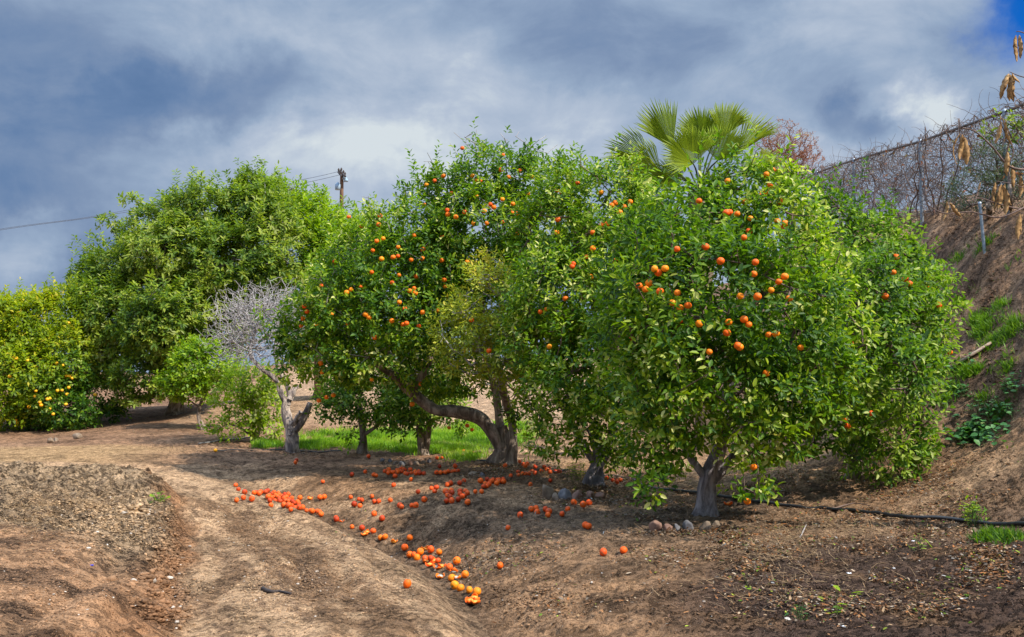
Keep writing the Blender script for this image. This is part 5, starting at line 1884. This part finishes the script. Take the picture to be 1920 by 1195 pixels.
def metal_post():
    g = ground([(1846, 471)])[0]
    t = at(1837, 382, g[1])
    o = empty('metal_post', g, 'short leaning galvanised metal stake on the bare embankment slope', 'post')
    mb = MB()
    mb.tube([g - np.array([-.02, 0, .25]), g, t], .025, 12)
    link('stake', mb.mesh('stake', M['galv']), o)
    mb = MB()
    d = unit(t - g)
    mb.tube([t - d * .01, t + d * .02, t + d * .03], [.030, .030, .016], 12)
    link('cap', mb.mesh('cap', M['galv']), o)


metal_post()


def plank():
    a = ground([(1783, 697)])[0]
    b = ground([(1862, 648)])[0]
    c = (a + b) / 2
    d = unit(b - a)
    s = unit(np.cross(np.array([0, 0, 1.0]), d))
    u = np.cross(d, s)
    mb = MB()
    R = np.column_stack([d, s, u])
    mb.box(c + u * .05, np.linalg.norm(b - a), .09, .035, R)
    o = link('wooden_plank', mb.mesh('wooden_plank', M['wood'], smooth=False))
    tag(o, 'long weathered wooden plank lying on the weedy bank', 'plank')


plank()


def pod_tree():
    b = np.array([5.9, 8.6, 0])
    b[2] = H([b[0]], [b[1]])[0]
    root = empty('bare_tree', b, 'thin pale branches with dangling tan seed pods reaching in at the right edge', 'bare tree')
    mb = MB()
    trunk = trunk_path([b - np.array([0, 0, .2]), b + np.array([.05, 0, .7]), b + np.array([-.05, .05, 1.6]), b + np.array([-.15, .1, 2.6]), b + np.array([-.1, .1, 3.6])], 24)
    mb.tube(trunk, np.linspace(.07, .035, 24), 10, wob=.15, seed=2)
    link('trunk', mb.mesh('trunk', M['twig_grey']), root)
    Y = 8.2
    mb = MB()
    mb2 = []

    def br(r, *pts):
        p = trunk_path([at(px, py, Y + d) for px, py, d in pts], 8 * len(pts))
        mb.tube(p, np.linspace(r, r * .35, len(p)), 6, wob=.1)
    br(.010, (2075, 330, .3), (1975, 360, .2), (1909, 395, 0), (1870, 408, 0), (1820, 398, 0), (1770, 400, 0), (1735, 382, 0))
    br(.008, (2020, 380, .3), (1930, 392, .1), (1880, 385, 0), (1838, 372, 0), (1815, 380, 0))
    br(.013, (2090, 290, .2), (2000, 312, .1), (1925, 318, 0), (1890, 310, 0), (1860, 275, 0), (1830, 248, 0), (1806, 240, 0))
    br(.006, (1890, 310, 0), (1900, 280, 0), (1880, 240, 0), (1874, 215, 0))
    br(.008, (2080, 120, .2), (1990, 90, .1), (1920, 62, 0), (1905, 60, 0))
    br(.008, (2080, 180, .2), (1990, 150, .1), (1925, 146, 0), (1893, 135, 0))
    br(.007, (2080, 380, .2), (1990, 400, .1), (1915, 400, 0))
    br(.006, (1925, 318, 0), (1920, 350, 0), (1900, 345, 0), (1868, 340, 0))
    br(.004, (1820, 398, 0), (1826, 380, 0), (1838, 345, 0))
    br(.005, (1806, 240, 0), (1802, 250, 0))
    link('branches', mb.mesh('branches', M['twig_brown']), root)
    pods = [(1775, 378, 1768, 414), (1781, 381, 1802, 408), (1838, 342, 1834, 358), (1878, 345, 1864, 395), (1880, 347, 1872, 392), (1882, 348, 1886, 403), (1884, 345, 1896, 385), (1866, 342, 1862, 385),
            (1800, 250, 1794, 308), (1804, 252, 1806, 300), (1810, 258, 1813, 310), (1808, 256, 1800, 300), (1876, 218, 1872, 262), (1880, 222, 1880, 275), (1884, 232, 1890, 280), (1886, 225, 1896, 272), (1878, 230, 1866, 270),
            (1893, 138, 1877, 187), (1895, 140, 1893, 190), (1898, 140, 1900, 192), (1902, 145, 1909, 188), (1897, 138, 1912, 155), (1905, 66, 1907, 116), (1912, 66, 1914, 110), (1890, 285, 1888, 330), (1898, 310, 1900, 352), (1912, 402, 1908, 450), (1916, 402, 1914, 440), (1914, 330, 1912, 370)]
    for i, (x0, y0, x1, y1) in enumerate(pods):
        dd = RS.normal() * .06
        a = at(x0, y0, Y + dd)
        e = at(x1, y1, Y + dd)
        L = np.linalg.norm(e - a)
        t = np.linspace(0, 1, 13)
        ax = unit(e - a)
        th = RS.rand() * PI
        side = unit(np.cross(ax, np.array([math.cos(th), math.sin(th), .1])))
        nrm = np.cross(ax, side)
        bend = RS.normal() * .10
        w = L * .10 * np.sin(np.clip(t * 1.02, 0, 1) * PI) ** .55 * (1 + .18 * np.sin(t * 26 + i)) + .0015
        cen = a + ax * (t * L)[:, None] + nrm * (np.sin(t * PI) * bend * L)[:, None] + side * (np.sin(t * 7 + i) * L * .015)[:, None]
        thick = .003
        V = np.concatenate([cen + side * w[:, None], cen + nrm * (thick + .003 * np.sin(t * 26)[:, None]), cen - side * w[:, None], cen - nrm * thick])
        n = len(t)
        Fq = []
        for q in range(4):
            for j in range(n - 1):
                k = (q + 1) % 4
                Fq.append([q * n + j, q * n + j + 1, k * n + j + 1, k * n + j])
        m2 = MB()
        m2.add(V, Fq)
        link('seed_pod', m2.mesh('seed_pod', M['pod']), root)


pod_tree()


# ------------------------------------------------------------------ utility pole and wires
def utility_pole():
    Y = 62.0
    t = at(641, 325, Y)
    g = H([t[0]], [t[1]])[0]
    root = empty('utility_pole', (t[0], t[1], g), 'brown wooden utility pole with crossarms and small transformers beyond the trees', 'utility pole')
    k = Y / F
    mb = MB()
    mb.tube([(t[0], t[1], g - .5), (t[0], t[1], t[2] * .6 + g * .4), (t[0], t[1], t[2])], [.18, .14, .11], 12)
    link('pole', mb.mesh('pole', M['polewood']), root)

    def P(px, py, d=0.0):
        return at(px, py, Y + d)
    for a, b in (((634.5, 323, 1.0), (641, 331, -.6)), ((639, 322, .9), (647, 331, -1.2))):
        p, q = P(*a), P(*b)
        mb = MB()
        d = unit(q - p)
        mb.tube([p, q], .09, 4)
        link('crossarm', mb.mesh('crossarm', M['xarm'], smooth=False), root)
    for i, (px, py) in enumerate(((635, 321.5), (638, 325), (640, 320.5), (644, 325), (647, 329))):
        mb = MB()
        c = P(px, py)
        mb.tube([c, c + np.array([0, 0, .1]), c + np.array([0, 0, .2])], [.04, .07, .02], 8)
        link('insulator', mb.mesh('insulator', M['xarm']), root)
    for px, py, h in ((633.3, 351, 11), (646, 334, 5), (649, 339, 4)):
        c = P(px, py, -.2)
        mb = MB()
        r = .17 if h > 6 else .13
        hh = h * k / 2
        mb.tube([c - np.array([0, 0, hh]), c - np.array([0, 0, hh * .95]), c + np.array([0, 0, hh * .9]), c + np.array([0, 0, hh]), c + np.array([0, 0, hh + .12])], [r * .7, r, r, r * .8, .04], 12)
        e = np.array([t[0], t[1], c[2] - hh * .8])
        mb.tube([c - np.array([0, 0, hh * .8]), e], .03, 5)
        link('transformer', mb.mesh('transformer', M['transf']), root)


utility_pole()


def wires():
    t = at(641, 325, 62)
    for i, (e, label, s) in enumerate((((-60, 428, 62), 'upper overhead wire running left from the utility pole', (635, 322)), ((-60, 443, 62), 'lower overhead wire running left from the utility pole', (638, 328)))):
        a = at(s[0], s[1], 62)
        b = at(-500, 520 + 14 * i, 60)
        # passes (560,340) and (100,415)
        pts = [a]
        for px, py in ((560, 338 + 7 * i), (400, 362 + 9 * i), (180, 405 + 2 * i), (11, 428 + i * 2), (-300, 478 + 3 * i)):
            pts.append(at(px, py, 62))
        p = trunk_path(pts, 60)
        mb = MB()
        mb.tube(p, .016, 5)
        tag(link('overhead_wire', mb.mesh('overhead_wire', M['wire'])), label, 'wire', 'wires on the utility pole')


wires()


# ------------------------------------------------------------------ weeds, grass, litter, clods
def in_ellipses(els, per):
    out = []
    for px, py, rx, ry, w in els:
        n = int(per * w)
        a = RS.rand(n) * 2 * PI
        r = np.sqrt(-np.log(RS.rand(n) * .999 + 1e-3)) * .62
        out.append(np.column_stack([px + rx * r * np.cos(a), py + ry * r * np.sin(a)]))
    return np.concatenate(out)


def grass():
    els = [(640, 826, 70, 14, 3.6), (590, 835, 40, 8, 1.2), (720, 818, 60, 10, 1.2), (850, 828, 110, 19, 7), (950, 815, 45, 16, 2.5), (800, 842, 70, 10, 2), (500, 836, 28, 5, .5), (700, 838, 50, 7, 1), (870, 858, 40, 8, .5), (920, 800, 60, 8, 2),
           (1450, 868, 55, 8, .9), (1520, 856, 50, 8, .6), (1200, 872, 55, 10, 1.0), (1250, 880, 40, 8, .5), (1400, 880, 50, 6, .5),
           (1870, 1012, 42, 7, .8), (1605, 840, 60, 14, .6),
           (1885, 615, 50, 30, .8), (1832, 602, 24, 6, .4), (1850, 630, 30, 12, .6), (1820, 700, 34, 8, .5), (1800, 730, 26, 7, .3), (1900, 690, 20, 9, .3), (1870, 575, 22, 6, .25), (1835, 520, 22, 8, .3), (1880, 470, 24, 6, .3), (1800, 486, 20, 6, .25),
           (1900, 480, 20, 5, .2), (1860, 455, 20, 4, .15), (1890, 730, 20, 8, .25), (1900, 860, 16, 5, .1), (1870, 905, 20, 4, .08), (1905, 510, 12, 5, .15), (1800, 660, 20, 6, .2), (1850, 640, 60, 90, .7), (1850, 480, 50, 40, .7), (1850, 760, 60, 60, .6)]
    els = [e if e[0] < 1000 else (e[0], e[1], e[2], e[3], e[4] * (.45 if e[2] > 25 else .25)) for e in els]
    px = in_ellipses(els, 1500)
    G = ground(px, fine=False)
    n = len(G)
    keep = fbm(G[:, :2] * 2.6, 4, 301) > np.where(G[:, 0] > 2, .56, .455)
    G = G[keep]
    n = len(G)
    far = np.clip(G[:, 1] / 20, .5, 1.3)
    V, Fc, lv = [], [], []
    per = 3
    Ps, Ds, Ns, Ls, Ws = [], [], [], [], []
    for k in range(per):
        P = G + np.column_stack([RS.normal(size=(n, 2)) * .03, np.zeros(n)])
        P[:, 2] = H(P[:, 0], P[:, 1], True) - .005
        Ps.append(P)
        Ds.append(unit(np.array([0, 0, 1.0]) + RS.normal(size=(n, 3)) * .45))
        Ns.append(unit(RS.normal(size=(n, 3)) + np.array([0, -.6, .3])))
        Ls.append((.06 + .09 * RS.rand(n)) * (.7 + .5 * far))
        Ws.append(.008 + .012 * far * RS.rand(n))
    V, Fc, m = leaf_geo(np.concatenate(Ps), np.concatenate(Ds), np.concatenate(Ns), np.concatenate(Ls), np.concatenate(Ws), True, droop=.25)
    tone = np.tile((fbm(G[:, :2] * 1.5, 3, 305) - .5) * 1.6 - .28 * (G[:, 0] > 2), per)
    dry = RS.rand(n * per) < .04
    lv = np.repeat(np.clip(.45 + tone + dry * .6 + .16 * RS.normal(size=n * per), 0, 1), m)
    o = link('grass', mesh_np('grass', V, Fc, M['grass'], fattr={'lv': lv}))
    tag(o, 'bright green grass and seedlings in patches under the trees and on the bank', 'grass', kind='stuff')


grass()


def weed(px, py, wpx, hpx, n, label, L=.09, W=.08, mat='leaf_weed', group=None, hgt=.08, name='weed', lvmu=.45):
    g = ground([(px, py)])[0]
    root = empty(name, g, label, name.replace('_', ' '), group)
    pts = in_ellipses([(px, py - hpx * .3, wpx / 2, hpx / 2, 1)], n)
    G = ground(pts, fine=False)
    G[:, 2] = Hf(G[:, 0], G[:, 1])
    A = G - np.array([0, 0, .02])
    lean = RS.normal(size=(n, 3)) * .05
    B = G + lean + np.column_stack([np.zeros((n, 2)), hgt * (.35 + .8 * RS.rand(n))])
    D = unit(RS.normal(size=(n, 3)) * np.array([1, 1, .25]))
    nn = unit(np.array([0, -.3, 1.0]) + RS.normal(size=(n, 3)) * .35)
    s = .6 + .6 * RS.rand(n)
    V, Fc, m = leaf_geo(B - D * (L * s * .5)[:, None], D, nn, L * s, W * s, False, fold=.08)
    link('leaves', mesh_np('leaves', V, Fc, M[mat], fattr={'lv': np.repeat(np.clip(lvmu + .2 * RS.normal(size=n), 0, 1), m)}), root)
    link('stems', segs_mesh('stems', A, B, np.full(n, .003), np.full(n, .002), M['stalk'], 3), root)


WG = 'broad leaved weeds on the bank'
weed(1832, 832, 120, 46, 260, 'large patch of rounded blue green weed leaves on the lower bank', group=WG)
weed(1870, 783, 110, 26, 240, 'long band of dark green weeds crossing the bank above the rounded patch', L=.06, W=.04, group=WG)
weed(1795, 700, 90, 22, 160, 'weed band below the plank, close against the dark leaved tree', L=.06, W=.04, group=WG)
weed(1800, 745, 60, 18, 110, 'small weed patch midway between the plank and the rounded patch', L=.06, W=.04, group=WG)
weed(1895, 738, 40, 30, 80, 'weed clump at the right picture edge beside the plank end', L=.07, W=.05, group=WG)
weed(1620, 895, 80, 60, 170, 'green sprouting suckers with large leaves at the foot of the dark leaved tree', L=.14, W=.10, hgt=.5, mat='leaf_bright', name='leafy_sprouts', lvmu=.3)
weed(1826, 985, 34, 24, 90, 'bushy little green weed growing over the black hose', L=.07, W=.018, hgt=.13, mat='leaf_bright')
weed(1570, 1150, 9, 10, 7, 'single upright blade-like green seedling in the dark mulch', L=.085, W=.03, hgt=.05, mat='leaf_bright')
weed(1500, 1162, 26, 12, 34, 'tiny feathery green weed in the dark mulch near the bottom edge', L=.035, W=.012, hgt=.04, mat='leaf_weed')
weed(1404, 1108, 8, 8, 6, 'two-leaved seedling in the mulch below the straw patch', L=.05, W=.02, hgt=.04, mat='leaf_bright')
weed(296, 938, 16, 10, 26, 'bright green torn leaves on the crest of the dirt mound', L=.07, W=.045, hgt=.04, mat='leaf_bright')
weed(1080, 905, 40, 26, 60, 'pale grassy sprout hanging over the stones before the forked trunk', L=.12, W=.016, hgt=.16, mat='leaf_yellow', name='grass_tuft')
weed(1725, 1032, 20, 8, 24, 'small grass tuft on the tan soil right of the straw patch', L=.05, W=.012, hgt=.04, mat='leaf_bright')


def litter():
    """dry and green fallen leaves"""
    els = [(1500, 1010, 330, 55, 3.4), (1330, 1010, 200, 40, 2.4), (1650, 940, 180, 45, 2.2), (1450, 905, 140, 35, 1.8), (1200, 960, 170, 60, 2.4), (1650, 1120, 300, 60, 2.2), (1400, 1070, 220, 35, 1.6), (1200, 1130, 200, 50, .7), (970, 885, 110, 18, 1.8),
           (900, 890, 80, 12, .9), (1180, 900, 90, 20, 1.2), (1100, 930, 80, 20, .9), (780, 872, 80, 10, .7), (560, 850, 70, 10, .5), (1780, 900, 120, 60, 1.2), (1850, 1050, 70, 60, .8), (960, 1040, 120, 50, .5), (870, 1060, 60, 40, .25), (1850, 600, 70, 150, .5), (420, 840, 90, 25, .5), (300, 800, 150, 30, .4), (650, 1000, 60, 40, .1), (1000, 950, 120, 40, .6)]
    px = in_ellipses(els + [(1325, 965, 60, 12, .6), (942, 872, 50, 10, .6), (1112, 912, 40, 10, .4), (1600, 900, 70, 16, .5)], 1700)
    G = ground(px)
    G = G[fbm(G[:, :2] * 1.0, 3, 311) * .55 + fbm(G[:, :2] * 3.5, 3, 312) * .45 + RS.normal(size=len(G)) * .05 > .47]
    n = len(G)
    mid = (G[:, 1] > 9) & (G[:, 0] < 2)
    G[:, 2] += .006 + .012 * RS.rand(n)
    D = unit(RS.normal(size=(n, 3)) * np.array([1, 1, .22]))
    N = unit(np.array([0, 0, 1.0]) + RS.normal(size=(n, 3)) * .38)
    pal = np.array([(0.42, 0.20, 0.08), (0.30, 0.15, 0.07), (0.50, 0.32, 0.17), (0.22, 0.12, 0.07), (0.56, 0.42, 0.28), (0.48, 0.19, 0.06), (0.20, 0.15, 0.11), (0.34, 0.27, 0.20), (0.16, 0.30, 0.03), (0.36, 0.42, 0.05), (0.6, 0.56, 0.5)])
    pr1 = np.array([.16, .16, .12, .12, .10, .12, .08, .06, .03, .03, .02])
    pr2 = np.array([.05, .10, .08, .20, .06, .03, .25, .17, .03, .02, .01])
    pr1 /= pr1.sum()
    pr2 /= pr2.sum()
    ci = np.where(mid, RS.choice(len(pal), n, p=pr2), RS.choice(len(pal), n, p=pr1))
    c = pal[ci] * (.30 + .65 * RS.rand(n, 1))
    s = .5 + .7 * RS.rand(n)
    V, Fc, m = leaf_geo(G, D, N, (.022 + .028 * RS.rand(n)) * s, .016 * s * (.6 + .7 * RS.rand(n)), False, fold=.25, droop=-.12)
    o = link('leaf_litter', mesh_np('leaf_litter', V, Fc, M['litter'], colattr=('FACE', np.repeat(c, m, 0))))
    tag(o, 'brown, tan and a few green fallen leaves strewn under the trees', 'leaf litter', kind='stuff')
    # dry straw and twigs
    els = [(1480, 1010, 110, 30, 1.6), (1600, 990, 90, 22, .8), (1450, 1040, 120, 20, .7), (1500, 1100, 350, 60, .9), (150, 940, 160, 60, 1.3), (250, 980, 90, 60, .5), (1150, 970, 150, 50, .7), (1800, 930, 100, 50, .6), (60, 960, 60, 60, 1.0), (760, 880, 80, 14, .3), (970, 885, 90, 14, .5), (1850, 560, 60, 160, .5)]
    px = in_ellipses(els, 700)
    G = ground(px)
    n = len(G)
    dd = unit(RS.normal(size=(n, 3)) * np.array([1, 1, .3]) + np.array([0, 0, .12]))
    ln = .04 + .12 * RS.rand(n) ** 2
    A = G + np.array([0, 0, .004])
    Bm = A + dd * ln[:, None] * .5 + np.column_stack([np.zeros((n, 2)), .006 * RS.rand(n)])
    pal = np.array([(.42, .28, .15), (.30, .20, .12), (.15, .10, .07), (.46, .31, .17)])
    me = segs_mesh('dry_straw', A, A + dd * ln[:, None], np.full(n, .0022), np.full(n, .001), M['straw'], 3)
    c = np.repeat(pal[RS.randint(0, 4, n)] * (.7 + .5 * RS.rand(n, 1)), 3, 0)
    at_ = me.attributes.new('Col', 'FLOAT_COLOR', 'FACE')
    # faces of segs_mesh are ordered side by side: all first sides, then all second sides
    cc = np.ones((n * 3, 4), np.float32)
    base = pal[RS.randint(0, 4, n)] * (.7 + .5 * RS.rand(n, 1))
    cc[:, :3] = np.concatenate([base] * 3)
    at_.data.foreach_set('color', cc.ravel())
    tag(link('dry_straw', me), 'dry straw stalks and twigs scattered on the soil and mound', 'straw', kind='stuff')


litter()


def ico():
    t = (1 + 5 ** .5) / 2
    V = unit(np.array([(-1, t, 0), (1, t, 0), (-1, -t, 0), (1, -t, 0), (0, -1, t), (0, 1, t), (0, -1, -t), (0, 1, -t), (t, 0, -1), (t, 0, 1), (-t, 0, -1), (-t, 0, 1)], float))
    Fc = np.array([(0, 11, 5), (0, 5, 1), (0, 1, 7), (0, 7, 10), (0, 10, 11), (1, 5, 9), (5, 11, 4), (11, 10, 2), (10, 7, 6), (7, 1, 8), (3, 9, 4), (3, 4, 2), (3, 2, 6), (3, 6, 8), (3, 8, 9), (4, 9, 5), (2, 4, 11), (6, 2, 10), (8, 6, 7), (9, 8, 1)])
    return V, Fc


def clods():
    els = [(1150, 1010, 260, 60, 4, .006), (700, 1010, 260, 50, 5, .006), (560, 1075, 110, 50, 4, .010), (600, 1110, 260, 60, 7, .006), (480, 1000, 90, 40, 3, .009), (420, 960, 120, 40, 3, .006), (900, 940, 200, 40, 2, .007), (1500, 1040, 350, 40, 3, .006), (60, 1080, 90, 80, 1.2, .006), (150, 960, 170, 60, 5, .010), (230, 980, 120, 60, 2.5, .012), (325, 1040, 40, 70, 2.5, .014), (315, 1130, 50, 50, 1.5, .015), (120, 1110, 140, 80, 2.2, .007), (520, 1080, 330, 110, 4.5, .007), (430, 960, 150, 50, 1.6, .009), (1500, 1120, 420, 60, 5, .008),
           (1000, 1120, 120, 60, 1.6, .010), (860, 1000, 160, 60, 1.5, .008), (1700, 980, 200, 60, 1.5, .010), (1840, 700, 80, 250, 1.6, .018), (700, 930, 200, 40, 1, .010), (280, 1090, 60, 16, .25, .026), (255, 960, 50, 16, .2, .03), (1830, 440, 80, 30, .5, .02)]
    Ps, R = [], []
    for e in els:
        p = in_ellipses([e[:5]], 700)
        Ps.append(p)
        R.append(e[5] * (.35 + 1.1 * RS.rand(len(p)) ** 3))
    px = np.concatenate(Ps)
    r = np.concatenate(R)
    G = ground(px)
    n = len(G)
    V0, F0 = ico()
    sc = r[:, None] * (.7 + .6 * RS.rand(n, 3)) * np.array([1.25, 1.0, .55])
    jit = 1 + .9 * (RS.rand(n, 12, 1) - .5)
    a = RS.rand(n) * 6.28
    V = V0[None] * jit * sc[:, None, :]
    ca, sa = np.cos(a)[:, None], np.sin(a)[:, None]
    V = np.stack([V[..., 0] * ca - V[..., 1] * sa, V[..., 0] * sa + V[..., 1] * ca, V[..., 2]], -1) + G[:, None, :]
    V[..., 2] += (r * .05)[:, None]
    col, _, _ = soil_colours(G[:, 0], G[:, 1], base_h(G[:, 0], G[:, 1]))
    c = col * (.42 + .6 * RS.rand(n, 1))
    w = RS.rand(n) < .015
    c[w] = np.array([.5, .43, .36]) * (.7 + .5 * RS.rand(w.sum(), 1))
    Fc = (np.arange(n) * 12)[:, None, None] + F0[None]
    o = link('clods', mesh_np('clods', V.reshape(-1, 3), [Fc.reshape(-1, 3)], M['clod'], colattr=('FACE', np.repeat(c, 20, 0))))
    tag(o, 'crumbs, clods and small gravel of the loose brown soil', 'soil clods', kind='stuff')


clods()


def scrap(name, px, py, w, label, cat, mat, seed):
    g = ground([(px, py)])[0]
    rs = np.random.RandomState(seed)
    n = 5
    V = []
    for j in range(n):
        for i in range(n):
            V.append((w * (i / (n - 1) - .5) * (1 + .3 * rs.rand()), w * .7 * (j / (n - 1) - .5) * (1 + .3 * rs.rand()), .35 * w * rs.rand() + .004))
    V = np.array(V) + g
    me = mesh_np(name, V, [np.array([[j * n + i, j * n + i + 1, (j + 1) * n + i + 1, (j + 1) * n + i] for j in range(n - 1) for i in range(n - 1)])], M[mat])
    o = link(name, me)
    mod = o.modifiers.new('thick', 'SOLIDIFY')
    mod.thickness = .002
    tag(o, label, cat)


scrap('plastic_scrap', 172, 1062, .022, 'tiny blue plastic scrap on the smooth reddish mound apron', 'scrap', 'plastic_blue', 1)
scrap('paper_scrap', 1592, 1077, .030, 'crumpled white scrap on dark mulch above the leaf pile', 'scrap', 'paper', 2)
scrap('paper_scrap', 1712, 1016, .024, 'crumpled white scrap on tan soil below the hose', 'scrap', 'paper', 3)
scrap('paper_scrap', 1676, 1067, .018, 'small bluish white scrap beside the dark mulch edge', 'scrap', 'paper', 4)
scrap('paper_scrap', 1580, 1176, .018, 'white scrap at the bottom edge in the mulch', 'scrap', 'paper', 5)
scrap('paper_scrap', 1447, 1160, .018, 'pale triangular scrap in the mulch left of the feathery weed', 'scrap', 'paper', 6)


def stick(px, r, label, mat='twig_brown', name='stick'):
    g = ground(px)
    p = trunk_path(g, 8 * len(g))
    p[:, 2] = np.maximum(p[:, 2], Hf(p[:, 0], p[:, 1])) + r * .7
    mb = MB()
    mb.tube(p, np.linspace(r, r * .5, len(p)) * (1 + .3 * RS.rand(len(p))), 7, wob=.3)
    tag(link(name, mb.mesh(name, M[mat])), label, 'stick')


stick([(492, 1107), (508, 1112), (525, 1112), (545, 1117)], .014, 'short dark knotted stick lying on the dirt track', 'xarm')
stick([(1560, 957), (1600, 945), (1632, 950)], .008, 'thin twig leaning over the black hose')
stick([(1500, 1010), (1512, 985)], .006, 'pale dry stalk in the straw patch below the hose', 'twig_grey')
